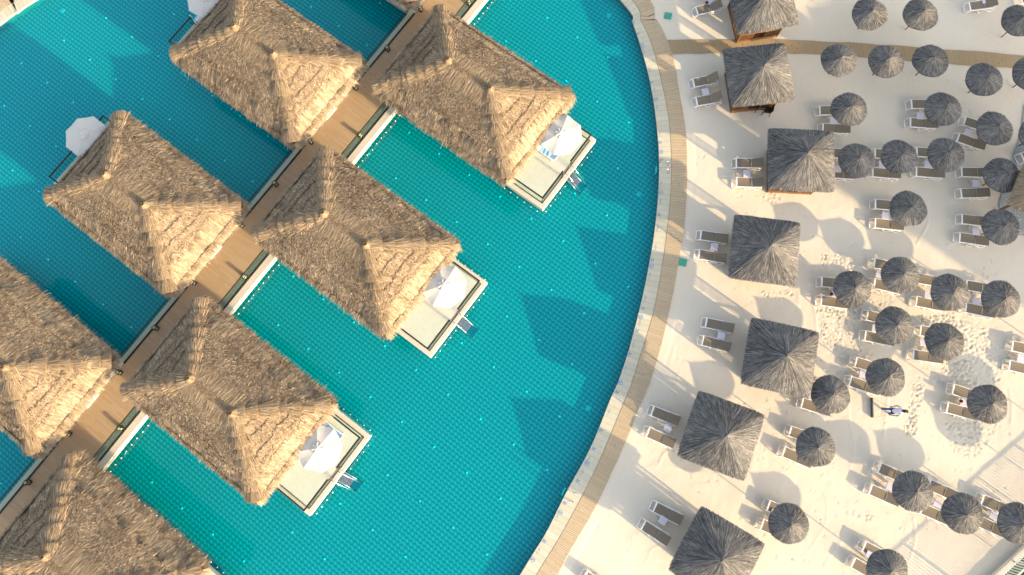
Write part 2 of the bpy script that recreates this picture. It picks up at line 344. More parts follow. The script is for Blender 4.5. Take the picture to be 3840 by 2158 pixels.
pw = MB(); nO = len(OUT); pw.add([(p[0], p[1], z) for z in (-.51, .0) for p in OUT+NRM*.01], [(i, (i+1) % nO, nO+(i+1) % nO, nO+i) for i in range(nO)])
tag(pw.obj('pool_wall', 'wall_tile'), kind='structure')
sheet('pool_water', OUT+NRM*.005, -.10, 'water')

# path across the sand
pu = [(2480,152),(2700,150),(2840,149),(3088,158),(3268,166),(3586,189),(3840,209),(4150,236)]
pl = [(2500,206),(2705,201),(2840,202),(2964,203),(3213,215),(3392,229),(3611,246),(3840,260),(4150,288)]
A_ = catmull([G(*p).to_2d() for p in pu], .25); B_ = catmull([G(*p).to_2d() for p in pl], .25)
def resamp(P, n):
    s = np.concatenate([[0], np.cumsum(np.linalg.norm(np.diff(P, axis=0), axis=1))]); q = np.linspace(0, s[-1], n); return np.c_[np.interp(q, s, P[:, 0]), np.interp(q, s, P[:, 1])]
n_ = 110; A_ = resamp(A_, n_); B_ = resamp(B_, n_); A_[:, 1] += .05*vnoise(A_[:, 0], A_[:, 1], 1.1, 3); B_[:, 1] += .06*vnoise(B_[:, 0], B_[:, 1], 1.3, 4)
k_ = np.searchsorted(A_[:, 0], 9.9)
me = bpy.data.meshes.new('path'); V = []; F = []
for i in range(n_): V += [(A_[i,0], A_[i,1], .03), (B_[i,0], B_[i,1], .03)]
for i in range(n_-1): F.append((i*2+1, i*2+3, i*2+2, i*2))
me.from_pydata(V, [], F); uv = me.uv_layers.new(name='UVMap')
for li, lp in enumerate(me.loops): q, k = divmod(lp.vertex_index, 2); uv.data[li].uv = (q*.235, k*.9)
me.update(); tag(link('path', me, 'path'), kind='structure')
plz = [(3840,395),(3829,500),(3814,542),(3803,570),(3797,599),(3790,625),(3772,680),(3756,728),(3748,755),(3746,775),(3758,815),(3785,862),(3811,882),(3840,885),(4200,900),(4200,395)]
sheet('plaza', [G(*p).to_2d() for p in plz], .022, 'plaza')

# ============================================================ SAND (one sheet, hole at the pool)
xs = np.concatenate([[-900,-400,-200,-120,-90,-75], np.arange(-66, -2, .4), np.arange(-2, 34, .08), np.arange(34, 46, .4), [50,60,80,120,200,400,900]])
ys = np.concatenate([[-900,-400,-200,-110,-75,-60], np.arange(-48, -10, .4), np.arange(-10, 32.5, .08), np.arange(32.5, 46, .4), [52,65,90,140,250,450,900]])
X, Y = np.meshgrid(xs, ys, indexing='ij'); Hs = .014*vnoise(X, Y, .35, 1)+.010*vnoise(X, Y, 1.1, 2)+.005*vnoise(X, Y, 3.1, 5)-.012
def stamp(cx, cy, ang, L, Wd, depth, rim):
    depth *= .62; rim *= .60; L *= .8; Wd *= .75
    i0, i1 = np.searchsorted(xs, [cx-.45, cx+.45]); j0, j1 = np.searchsorted(ys, [cy-.45, cy+.45])
    dx = X[i0:i1, j0:j1]-cx; dy = Y[i0:i1, j0:j1]-cy; u = (dx*math.cos(ang)+dy*math.sin(ang))/L; v = (-dx*math.sin(ang)+dy*math.cos(ang))/Wd
    r = np.sqrt(u*u+v*v); Hs[i0:i1, j0:j1] += -depth*np.exp(-(r*1.3)**4)+rim*np.exp(-((r-1.25)/.3)**2)
foot_areas = [([(3075,955),(3160,940),(3230,985),(3170,1030),(3080,1010)], 70), ([(3060,1160),(3180,1150),(3240,1300),(3330,1380),(3290,1440),(3150,1350),(3080,1280)], 230),
 ([(3250,1090),(3350,1100),(3340,1170),(3200,1200),(3120,1190)], 60), ([(3400,1180),(3560,1180),(3700,1230),(3710,1290),(3660,1440),(3560,1470),(3500,1420),(3580,1330),(3590,1230),(3440,1210)], 330),
 ([(3420,1440),(3465,1440),(3430,1630),(3395,1630)], 90), ([(3540,1580),(3760,1590),(3720,1650),(3640,1720),(3560,1700)], 110), ([(3420,1560),(3440,1560),(3420,1640),(3400,1640)], 15),
 ([(2745,1300),(2840,1360),(3320,1410),(3300,1450)], 20), ([(3690,1260),(3790,1330),(3740,1450),(3690,1430)], 40), ([(3090,1150),(3260,1145),(3240,1180),(3100,1190)], 40),
 ([(2850,720),(2950,725),(2900,770),(2840,760)], 12), ([(2850,1080),(2980,1090),(2960,1130),(2870,1120)], 16), ([(3170,1920),(3290,1930),(3260,1960)], 14)]
foot_areas.append(([(2620,420),(3100,240),(3800,300),(3790,1900),(3300,2150),(2600,2150),(2450,1900)], 420))
for poly, cnt in foot_areas:
    Q = np.array([tuple(G(*p).to_2d()) for p in poly]); mn, mx = Q.min(0), Q.max(0); k = 0
    while k < cnt*1.7:
        p = mn+rng.random(2)*(mx-mn)
        if inside(np.array([p[0]]), np.array([p[1]]), Q)[0]:
            stamp(p[0], p[1], rng.normal(1.2, .7), .12+.04*rng.random(), .065+.02*rng.random(), .035+.025*rng.random(), .018); k += 1
RG = np.zeros_like(Hs)
def ridge(px, h=.024, w=.055):
    C = catmull([G(*p).to_2d() for p in px], .06); w = w*random.uniform(.7,1.1); h = h*random.uniform(.5,1.1)
    for c in C:
        i0, i1 = np.searchsorted(xs, [c[0]-.2, c[0]+.2]); j0, j1 = np.searchsorted(ys, [c[1]-.2, c[1]+.2])
        e = h*np.exp(-((X[i0:i1, j0:j1]-c[0])**2+(Y[i0:i1, j0:j1]-c[1])**2)/w**2); RG[i0:i1, j0:j1] = np.maximum(RG[i0:i1, j0:j1], e)
zz = lambda ox, oy, pts: Z(ox, oy, S2, pts)
for r in [zz(1900,1438,[(770,1060),(800,880),(900,720),(1080,630),(1300,640),(1500,680)]), zz(1900,1438,[(690,1150),(720,980),(830,750),(950,560)]), zz(1900,1438,[(700,1200),(760,1290),(850,1310),(940,1240),(950,1140)]),
          zz(1900,1438,[(1240,490),(1180,540),(1150,610)]), zz(1900,1438,[(1060,1340),(1100,1250),(1200,1215)]), zz(2840,1438,[(680,50),(700,300),(730,470),(700,640)]), zz(2840,1438,[(520,850),(520,1040),(430,1200),(340,1310)]),
          zz(2840,1438,[(990,60),(970,250),(950,420)]), zz(2840,1438,[(1180,1010),(1190,1180),(1150,1330)]), zz(2840,0,[(990,620),(870,640),(830,760),(850,880),(930,970)]), zz(2840,0,[(440,570),(350,600),(340,650),(420,720)]),
          zz(2840,720,[(1280,60),(1290,220),(1200,400)]), zz(2840,720,[(310,760),(315,860)]), zz(2840,720,[(430,730),(420,830),(440,940),(450,1100)]), zz(1900,720,[(1270,1160),(1240,1260),(1220,1330)]),
          zz(1900,720,[(1480,1270),(1340,1300),(1280,1420)]), zz(2840,0,[(1700,240),(1780,290),(1850,330)]), zz(2840,1438,[(640,1190),(560,1290),(500,1390)]), zz(1900,720,[(1500,745),(1420,790),(1360,900)]), zz(2840,1438,[(1900,60),(1920,170),(1915,300)])]: ridge(r)
Hs += RG
flat = inside(X, Y, OUT+NRM*(w_out+.5)[:, None]); Hs[flat] = -.01
ins = inside(X, Y, OUT+NRM*.42); core = ins[:-1,:-1] & ins[1:,:-1] & ins[:-1,1:] & ins[1:,1:]
idx = np.arange(X.size).reshape(X.shape); Fq = np.stack([idx[:-1,:-1], idx[1:,:-1], idx[1:,1:], idx[:-1,1:]], -1)[~core]
fence_dir_pts = (G(3728,2150), G(3840,2046))
sand_me = npmesh('sand', np.stack([X, Y, Hs], -1).reshape(-1, 3), Fq); sand_me.polygons.foreach_set('use_smooth', np.ones(len(Fq), bool))
tag(link('sand', sand_me, 'sand'), kind='structure')

# ============================================================ THATCHED BUNGALOWS OVER THE WATER
OB = Vector((-8.14, 28.24, 0)); AX = Vector((-math.sin(-TH), -math.cos(-TH), 0)); BX = Vector((math.cos(TH), math.sin(TH), 0))
def UV_(u, v, z=0.0): return OB+AX*u+BX*v+Vector((0,0,z))
RA, RB, ZE, ZR, RL = 5.28, 3.48, 3.70, 5.30, 1.57
SS = (ZR-ZE)/RB; SE = (ZR-ZE)/(RA-RL)
def roof_h(x, y): return ZE+np.minimum((RB-np.abs(y))*SS, (RA-np.abs(x))*SE)
def roof_n(x, y):
    side = (RB-np.abs(y))*SS < (RA-np.abs(x))*SE; n = np.zeros((len(x), 3)); n[:, 2] = 1
    n[side, 1] = np.sign(y[side])*SS; n[~side, 0] = np.sign(x[~side])*SE; return unit(n), side
def tiers(x, y, wob):
    d = np.minimum(RB-np.abs(y), (RA-np.abs(x))*.95)+wob; z = np.where(d < .8, -.20-(.8-d)*.48, 0.0)+np.where((d > .8) & (d < 1.0), .05, 0); endf = (RB-np.abs(y))*SS > (RA-np.abs(x))*SE
    return z+np.where(endf & (d > .8), -.10*(1-((d-.8)/.62) % 1.0), 0.0)
def make_roof(seed, n=64000):
    global rng; rng = np.random.default_rng(seed)
    gx = np.linspace(-RA, RA, 150); gy = np.linspace(-RB, RB, 100); X, Y = np.meshgrid(gx, gy, indexing='ij')
    wob = .13*vnoise(X, Y, 1.3, seed)+.05*vnoise(X, Y, 5, seed); Zz = roof_h(X, Y)+tiers(X, Y, wob)+.05*vnoise(X, Y, 1.1, seed+1)+.035*vnoise(X, Y, 4, seed+2)-.03
    e = np.zeros(X.shape, bool); e[0]=e[-1]=True; e[:,0]=e[:,-1]=True; Xb = X.copy(); Yb = Y.copy(); Xb[e] += .06*rng.normal(size=e.sum()); Yb[e] += .06*rng.normal(size=e.sum())
    idx = np.arange(X.size).reshape(X.shape); F = np.stack([idx[:-1,:-1], idx[1:,:-1], idx[1:,1:], idx[:-1,1:]], -1).reshape(-1, 4)
    V = np.stack([Xb, Yb, Zz], -1).reshape(-1, 3)
    # eaves thickness and soffit
    ring = np.concatenate([idx[:,0], idx[-1,1:], idx[-2::-1,-1], idx[0,-2:0:-1]]); low = V[ring].copy(); low[:, 2] = ZE-.72; low[:, :2] *= .985; b = len(V); nr = len(ring)
    Fr = np.array([[ring[i], b+i, b+(i+1) % nr, ring[(i+1) % nr]] for i in range(nr)]); V = np.concatenate([V, low]); F = np.concatenate([F, Fr[:, ::-1]])
    c4 = len(V); V = np.concatenate([V, [[-RA,-RB,ZE-.70],[RA,-RB,ZE-.70],[RA,RB,ZE-.70],[-RA,RB,ZE-.70]]]); F = np.concatenate([F, [[c4+3,c4+2,c4+1,c4]]])
    parts = [(V, F, np.clip(.28+.22*vnoise(V[:,0], V[:,1], 5, seed), 0, 1))]
    x = rng.uniform(-RA, RA, n); y = rng.uniform(-RB, RB, n); N, side = roof_n(x, y); wb = .13*vnoise(x, y, 1.3, seed)+.05*vnoise(x, y, 5, seed)
    z = roof_h(x, y)+tiers(x, y, wb)+.05*vnoise(x, y, 1.1, seed+1); d = np.minimum(RB-np.abs(y), RA-np.abs(x))
    down = np.zeros((n, 3)); down[side, 1] = np.sign(y[side]); down[~side, 0] = np.sign(x[~side]); down[:, 2] = np.where(side, -SS, -SE)-np.where(d < .8, .50, 0); out_ = d < .8; down = unit(down)
    N[out_] = unit(np.c_[down[out_, :2]*.8, np.ones(out_.sum())])
    mid = (d > .85) & (d < 2.7); sd = np.where(mid, .55, .16); a = rng.normal(0, 1, n)*sd+np.where(mid, .35, .16)*vnoise(x, y, 1.2, seed+6); lat = np.cross(N, down)
    D = unit(down*np.cos(a)[:, None]+lat*np.sin(a)[:, None])
    # the middle of each slope is bleached and matted, eaves and ridge are combed and more golden
    cl = vnoise(x, y, 5.0, seed+9)*.5+vnoise(x, y, 11.0, seed+12)*.5; edge = np.where(side, x, y); strk = vnoise(edge, d*.12, 7.0, seed+15)
    tone = np.clip(.36+.23*rng.normal(0, 1, n)+.12*vnoise(x, y, .8, seed+3)+.17*cl+np.where(mid, 0, .12+.22*strk), 0, 1)
    L = np.where(mid, .17, .42)*(.6+rng.random(n)*.8); L = np.where((d < 1.05) & (d > .8), L*.5, L)
    parts.append(blades(np.c_[x, y, z], D, N, L, .012+.030*rng.random(n)**2, tone, .03+.04*rng.random(n), .015+.035*rng.random(n)))
    # eaves fringe
    k = 9000; per = rng.random(k)*2*(2*RA+2*RB); px = np.zeros(k); py = np.zeros(k); ox = np.zeros(k); oy = np.zeros(k)
    s1 = per < 2*RA; px[s1] = per[s1]-RA; py[s1] = -RB; oy[s1] = -1
    s2 = (per >= 2*RA) & (per < 4*RA); px[s2] = per[s2]-3*RA; py[s2] = RB; oy[s2] = 1
    s3 = (per >= 4*RA) & (per < 4*RA+2*RB); px[s3] = -RA; py[s3] = per[s3]-4*RA-RB; ox[s3] = -1
    s4 = per >= 4*RA+2*RB; px[s4] = RA; py[s4] = per[s4]-4*RA-3*RB; ox[s4] = 1
    P = np.c_[px-ox*.12, py-oy*.12, np.full(k, ZE-.45)-rng.random(k)*.22]; D = unit(np.c_[ox*.8+rng.normal(0,.25,k), oy*.8+rng.normal(0,.25,k), -.75+rng.normal(0,.2,k)])
    N = unit(np.c_[ox*.6, oy*.6, np.full(k, .8)]); clump = .5+.5*vnoise(per, per*0, 3.5, seed+8)
    Lf = (.20+.16*rng.random(k))*(.7+.6*clump); stray = rng.random(k) < .02; Lf[stray] *= 1.9
    parts.append(blades(P, D, N, Lf, .012+.016*rng.random(k), np.clip(.15+.55*rng.random(k)+.5*(clump-.5), 0, 1), .02*rng.random(k)+.1, .1+.05*rng.random(k)))
    V, F, T = joinv(parts); return npmesh('thatch_roof', V, F, T)
def make_hip(seed, sx, sy):
    global rng; rng = np.random.default_rng(seed); c0 = np.array([sx*RL, 0, ZR+.06]); c1 = np.array([sx*(RA-.12), sy*(RB-.12), ZE-.25]); ax = unit(c1-c0); Lh = np.linalg.norm(c1-c0)
    lat = unit(np.cross(np.array([0,0,1.]), ax)); up = unit(np.cross(ax, lat)); parts = []
    V = []; F = []; m_ = 26; q = 7
    nb = int(rng.integers(6, 9)); cuts = np.sort(np.concatenate([[.0], (np.arange(1, nb)+rng.uniform(-.3,.3,nb-1))/nb, [1.0]]))
    for i in range(m_):
        t = i/(m_-1); seg = np.searchsorted(cuts, t, 'right')-1; seg = min(seg, nb-1); ft = (t-cuts[seg])/(cuts[seg+1]-cuts[seg]); r = .26+.05*ft
        for j in range(q):
            a = math.pi*j/(q-1); V.append(c0+ax*Lh*t+lat*math.cos(a)*r*1.25+up*(math.sin(a)*r*.55+.05*ft-.10))
    for i in range(m_-1):
        for j in range(q-1): F.append([i*q+j, (i+1)*q+j, (i+1)*q+j+1, i*q+j+1])
    parts.append((np.array(V), np.array(F), np.full(len(V), .25)))
    for s in range(nb):
        k = 330; t0, t1 = cuts[s], cuts[s+1]; w = rng.normal(0, .16, k)*1.15; a = np.clip(w/.42, -1, 1)
        t = t0+(t1-t0)*rng.random(k)*.55; P = c0+ax*(Lh*t)[:, None]+lat*w[:, None]+up*(.17*np.cos(a*1.4)-.06)[:, None]
        D = unit(ax*np.ones((k,1))+lat*(w*.55+rng.normal(0,.09,k))[:, None]+up*(.04+rng.normal(0,.05,k))[:, None]); N = unit(up*np.ones((k,1))+lat*a[:, None]*.8)
        L = np.maximum(.12, (t1-t)*Lh*(.95+.15*rng.random(k))); L = np.minimum(L, .6); base = rng.uniform(-.06,.08)
        parts.append(blades(P, D, N, L, .014+.016*rng.random(k), np.clip(.22+base+.62*rng.random(k), 0, 1), .01+.03*rng.random(k), .085+.05*rng.random(k)))
    V, F, T = joinv(parts); return npmesh('hip_bundle', V, F, T)
def make_ridge(seed):
    global rng; rng = np.random.default_rng(seed); V = []; F = []; m_, q = 24, 7; parts = []
    for i in range(m_):
        x = -RL+2*RL*i/(m_-1)
        for j in range(q): a = math.pi*j/(q-1); V.append((x, math.cos(a)*.24, ZR-.05+math.sin(a)*.16+.02*math.sin(i*1.7)))
    for i in range(m_-1):
        for j in range(q-1): F.append([i*q+j, (i+1)*q+j, (i+1)*q+j+1, i*q+j+1])
    parts.append((np.array(V), np.array(F), np.full(len(V), .2))); k = 2600; x = rng.uniform(-RL-.1, RL+.1, k); sg = np.where(rng.random(k) < .5, -1., 1.)
    P = np.c_[x, sg*rng.random(k)*.25, np.full(k, ZR+.10)-.02*rng.random(k)]; D = unit(np.c_[rng.normal(0,.22,k), sg, np.full(k, -SS*.9)]); N = unit(np.c_[np.zeros(k), sg*.45, np.ones(k)])
    parts.append(blades(P, D, N, .45+.55*rng.random(k), .014+.014*rng.random(k), np.clip(.30+.55*rng.random(k), 0, 1), .0+.03*rng.random(k), .0+.06*rng.random(k)))
    V, F, T = joinv(parts); return npmesh('ridge', V, F, T)
def make_cap(seed):
    global rng; rng = np.random.default_rng(seed); mb = MB(); mb.lathe([(.30,-.15),(.24,.08),(.17,.24),(.12,.36),(.10,.40),(.06,.40),(.045,.30)], 14)
    V = np.array(mb.v); F = np.array([f for f in mb.f if len(f) == 4]); tn = np.where(np.hypot(V[:,0], V[:,1]) < .07, 0.0, .22); parts = [(V, F, tn)]
    k = 700; th = rng.random(k)*2*math.pi; z0 = rng.uniform(.0, .42, k); r = .11+(.42-z0)*.34; out = np.c_[np.cos(th), np.sin(th), np.zeros(k)]
    P = out*r[:, None]; P[:, 2] = z0; D = unit(out*.35+np.c_[np.zeros(k), np.zeros(k), -np.ones(k)]+rng.normal(0,.05,(k,3))); N = unit(out+np.array([[0,0,.3]]))
    parts.append(blades(P, D, N, .25+.25*rng.random(k), .014+.014*rng.random(k), np.clip(.22+.40*rng.random(k), 0, 1), .0+.03*rng.random(k), .02+.06*rng.random(k)))
    V, F, T = joinv(parts); return npmesh('ridge_cap', V, F, T)
X0 = 6.05                                        # roof centre along the long axis, seen from the middle of the walkway
def make_bungalow(seed):
    root = empty('water_bungalow', (0,0,0))
    link('thatch_roof', make_roof(seed), 'straw', root, (X0,0,0))
    for i, (sx, sy) in enumerate(((1,1),(1,-1),(-1,1),(-1,-1))): link('hip_bundle', make_hip(seed*7+i, sx, sy), 'straw_bundle', root, (X0,0,0))
    link('ridge', make_ridge(seed+40), 'straw_bundle', root, (X0,0,0))
    cp = make_cap(seed+50)
    for s in (-1, 1): o = bpy.data.objects.new('ridge_cap', cp); COL.objects.link(o); o.parent = root; o.location = (X0+s*(RL+.02), 0, ZR+.02)
    cp.materials.append(M['straw_bundle'])
    # platform
    b = MB(); b.box(((1.92+13.28)/2, 0, .625), (11.36, 5.30, .05)); b.obj('floor', 'tile', root)
    b = MB(); b.box((7.7, -2.80, .42), (12.0, .30, .46)); b.box((7.7, 2.80, .42), (12.0, .30, .46)); b.box((13.50, 0, .42), (.40, 5.30, .46)); b.box((7.6, 0, .44), (11.5, 5.24, .28))
    bevel(b.obj('platform_edge', 'cream', root), .02)
    b = MB()
    for s in (-1, 1): b.box((12.3, s*2.62, .665), (2.3, .05, .03))
    b.box((13.43, 0, .665), (.05, 5.2, .03)); b.obj('floor_channel', 'dark', root)
    for x in (4.2, 9.0, 13.2):
        for y in (-2.45, 2.45):
            c = MB(); c.lathe([(.26,-.51),(.26,.10),(.27,.12),(.27,.20)], 20); c.obj('column', 'column', root, (x, y, 0), True)
    # cabin
    w = MB(); w.box((3.4,0,1.95), (.12,4.6,2.6)); w.box((9.9,0,1.95), (.12,4.6,2.6)); w.box((6.65,-2.3,1.95), (6.6,.12,2.6)); w.box((6.65,2.3,1.95), (6.6,.12,2.6)); w.obj('cabin_wall', 'render', root)
    for x, s in ((3.32,-1),(9.98,1)):
        d = MB(); d.box((x, .2, 1.70), (.05, 1.1, 2.1)); d.obj('door', 'redwood', root)
        d = MB(); d.box((x, -1.3, 2.0), (.05, 1.1, 1.1)); wi = d.obj('window', 'dark', root); d = MB(); d.box((x+s*.03, -1.3, 2.0), (.02, .98, .98)); d.obj('pane', 'pane', wi)
    for x in (3.1, 10.2):
        for y in (-2.6, 2.6): p = MB(); p.tube([(x,y,.64),(x,y,3.3)], .09, 10); p.obj('post', 'timber', root, smooth=True)
    s = MB(); s.box((1.80, 0, .69), (.42, 1.05, .10)); bevel(s.obj('door_step', 'white', root), .02)
    # glass railings round the end of the platform
    def rail(p, q):
        p, q = Vector(p), Vector(q); c = (p+q)/2; d = q-p; L = d.length; a = math.atan2(d.y, d.x)
        g = MB(); g.box((c.x, c.y, 1.16), (L, .014, .96), a); go = g.obj('glass_panel', 'glass', root)
        r = MB(); r.box((c.x, c.y, 1.665), (L+.09, .095, .05), a); r.obj('handrail', 'dark', go); return go
    rail((10.4,-2.6,0), (13.40,-2.6,0)); rail((10.4,2.6,0), (13.40,2.6,0)); rail((13.43,-2.6,0), (13.43,-.45,0)); rail((13.43,.45,0), (13.43,2.6,0))
    for y in (-.45, .45):
        p = MB(); p.box((13.45, y, 1.18), (.06,.06,1.02)); p.obj('gate_post', 'dark', root)
    # stairs into the water
    st = MB()
    for i in range(10): t = i/9; st.box((13.80+1.05*t, -.05*1, .52-.97*t), (.11, .56, .035))
    st.obj('stair_tread', 'steel', root)
    for y in (-.36, .28):
        r = MB(); r.tube([(13.45,y,.66),(13.47,y,1.25),(13.58,y,1.42),(13.80,y,1.40),(14.30,y,.75),(14.90,y,-.15),(14.90,y,-.48)], .022, 8); r.tube([(13.75,y,.52),(14.90,y,-.48)], .03, 8); r.obj('stair_rail', 'steel', root, smooth=True)
    return root
bl = [make_bungalow(sd_) for sd_ in (11, 23, 37, 51)]
names = {('R',-1):'thatched water bungalow beyond the top of the walkway, out on the pool side',
 ('R',0):'thatched water bungalow nearest the curved pool edge with a blue towel on its platform',
 ('R',1):'middle thatched bungalow on the open pool side of the walkway, with white parasol and stairs',
 ('R',2):'lowest whole thatched bungalow on the open pool side of the walkway',
 ('R',3):'large thatched bungalow cut off by the bottom left corner, white columns beside its eaves',
 ('L',-1):'thatched bungalow showing only a straw tip at the top beside the walkway',
 ('L',0):'thatched bungalow at the top left, with a parasol cut by the top edge',
 ('L',1):'thatched bungalow left of the walkway with a whole white parasol on its shaded end',
 ('L',2):'thatched bungalow cut off by the left edge, below the others on its side'}
used = [False]*4; bung = {}
for n_i, key in enumerate([('R',1),('L',1),('R',0),('L',0),('R',2),('L',2),('R',3),('L',-1)]):
    sd, k = key; w = {('R',1):0,('L',1):1,('R',0):2,('L',0):3,('R',2):3,('L',2):0,('R',3):1,('L',-1):2}[key]
    o = bl[w] if not used[w] else copy_tree(bl[w]); used[w] = True
    uc = (3.6 if sd == 'R' else 9.45)+11.8*k; o.location = UV_(uc, 1.52); o.rotation_euler = (0,0, TH if sd == 'R' else TH+math.pi)
    
    if key == ('R',3):
        for ch_ in o.children:
            if ch_.name.startswith(('thatch_roof','hip_bundle','ridge')) and not ch_.name.startswith('ridge_cap'): ch_.scale.y = 1.13
    tag(o, names[key], 'bungalow', 'thatched bungalows on stilts along the walkway'); bung[key] = o

# walkway
u0, u1 = -22.0, 53.0
def along(b, va, vb, za, zb, ua=u0, ub=u1):
    c = UV_((ua+ub)/2, (va+vb)/2, (za+zb)/2); b.box(c, (vb-va, ub-ua, zb-za), TH)
b = MB(); along(b, -.08, 2.70, .60, .655); wk = tag(b.obj('walkway', 'deck'), kind='structure')
b = MB(); along(b, -.50, 3.20, .36, .596); along(b, -.50, -.14, .596, .64); along(b, 2.74, 3.20, .596, .64); along(b, 3.02, 3.22, .20, .358); bevel(b.obj('edge_beam', 'cream', wk), .015)
b = MB(); along(b, 2.32, 2.52, .655, .662); b.obj('stone_strip', 'strip', wk); b = MB(); along(b, 2.52, 2.70, .655, .664); b.obj('floor_kerb', 'cream2', wk)
b = MB()
for u in np.arange(-20, 52, 5.9):
    for v in (.1, 2.6): b.lathe([(.2,-.51),(.2,.36)], 12, UV_(u, v))
b.obj('pier', 'column', wk, smooth=True)
def walk_rail(ua, ub, v, label):
    root = empty('glass_railing', UV_(ua, v, .64)); inv = Matrix.Translation(-Vector(root.location))
    def part(name, va, vb, za, zb, mat, a=ua, c=ub, par=root):
        q = MB(); cc = UV_((a+c)/2, (va+vb)/2, (za+zb)/2)-Vector(root.location); q.box(cc, (vb-va, c-a, zb-za), TH); return q.obj(name, mat, par)
    part('base_channel', v-.055, v+.055, .641, .70, 'dark'); part('handrail', v-.03, v+.03, 1.62, 1.66, 'dark')
    n = max(1, round((ub-ua)/1.55)); s = (ub-ua)/n
    for i in range(n): part('glass_panel', v-.007, v+.007, .70, 1.62, 'glass', ua+i*s+.012, ua+(i+1)*s-.012)
    tag(root, label, 'railing', 'glass railings along the walkway')
walk_rail(.42, 6.55, -.12, 'glass railing on the left side of the walkway, uppermost of three'); walk_rail(12.2, 18.35, -.12, 'glass railing on the left side of the walkway, between the two middle left bungalows')
walk_rail(24.0, 30.15, -.12, 'glass railing left of the walkway, just above the bungalow cut by the left edge'); walk_rail(35.8, 42, -.12, 'glass railing on the left side of the walkway running out of the bottom left corner')
for (a_, b_), nm in zip(((-5.4,.8),(6.4,12.6),(18.2,24.4),(30.0,36.2)), ('glass railing on the pool side of the walkway at the top edge of the photo', 'glass railing on the pool side of the walkway, below the bungalow with the blue towel', 'glass railing on the pool side of the walkway, second from its lower end', 'glass railing on the pool side of the walkway, lowest one above the white column')):
    walk_rail(a_, b_, 2.72, nm)
def bollard(u, v, label, src=[None]):
    if src[0] is None:
        r = empty('walkway_lamp', (0,0,0)); q = MB(); q.box((0,0,.03), (.26,.26,.06)); 
        for sx in (-1,1):
            for sy in (-1,1): q.box((sx*.1, sy*.1, .21), (.03,.03,.32))
        q.box((0,0,.39), (.27,.27,.04)); q.obj('lamp_frame', 'dark', r); q = MB(); q.box((0,0,.21), (.17,.17,.28)); q.obj('lamp_glass', 'lamp', r)
        q = MB(); q.box((0,0,.435), (.19,.19,.05), taper=.7); q.obj('lid', 'lamp', r); src[0] = r
    else: r = copy_tree(src[0])
    r.location = UV_(u, v, .655); r.rotation_euler = (0,0,TH); tag(r, label, 'lamp', 'square lamps along the walkway edge')
ords = ['top', 'second', 'third', 'fourth', 'fifth', 'sixth', 'seventh', 'eighth', 'ninth', 'tenth', 'eleventh']
i = 0
for k in range(4):
    for du in (0, 3.63, 7.1):
        u = 11.8*k+du
        if u < 40: bollard(u, .10, f'square dark lamp on the left edge of the walkway, {ords[i]} from the top'); i += 1
for i, u in enumerate((-2.27, 9.55, 21.35, 33.18)): bollard(u, 2.52, f'square lamp behind the glass on the pool side, {ords[i]} from the top')
# strings of bulbs hanging just above the water
def bulbs(pts, label):
    root = empty('string_light', pts[0]); w = MB(); w.tube([(p-pts[0])+Vector((0,0,.05)) for p in pts], .006, 5); w.obj('cable', 'dark', root)
    src = MB(); src.lathe([(.01,.038),(.027,.025),(.035,0),(.027,-.025),(.01,-.038)], 10); me = src.mesh('bulb', True); me.materials.append(M['bulb'])
    for p in pts: o = bpy.data.objects.new('bulb', me); COL.objects.link(o); o.parent = root; o.location = p-pts[0]
    tag(root, label, 'string light', 'strings of small white bulbs over the water')
for k, (nm) in enumerate(('above the second bungalow on the pool side', 'above the third bungalow on the pool side', 'beside the lowest column on the pool side')):
    bulbs([UV_(6.7+11.8*k+i*.5, 3.40+random.uniform(-.03,.03), -.02) for i in range(12)], 'small white bulbs along the walkway beam, '+nm)
bulbs([UV_(-5.1+i*.5, 3.40, -.02) for i in range(10)], 'row of small white bulbs along the walkway beam at the top of the photo')
for k, nm in enumerate(('with the blue towel', 'in the middle of the pool side', 'lowest on the pool side')):
    L_ = [(-2.75,-.1,13.72)]; pts = [UV_(3.6+11.8*k+y, 1.52+13.84, -.02) for y in (-2.3,-1.8,-1.2,-.55)]; bulbs(pts, f'white bulbs, upper half of platform edge, bungalow {nm}')
    pts = [UV_(3.6+11.8*k+y, 1.52+13.84, -.02) for y in (.65,1.2,1.75,2.25,2.75)]; bulbs(pts, f'white bulbs, lower half of platform edge, bungalow {nm}')
    pts = [UV_(3.6+11.8*k+(3.08 if k == 0 else -3.08), 1.52+x, -.02) for x in (10.7,11.2,11.75,12.3,12.85,13.35)]; bulbs(pts, f'white bulbs along the side of the platform, bungalow {nm}')
bulbs([UV_(39-3.02, 1.52+4.5+i*.5, -.02) for i in range(16)], 'long row of white bulbs beside the eaves of the bungalow in the bottom left corner')

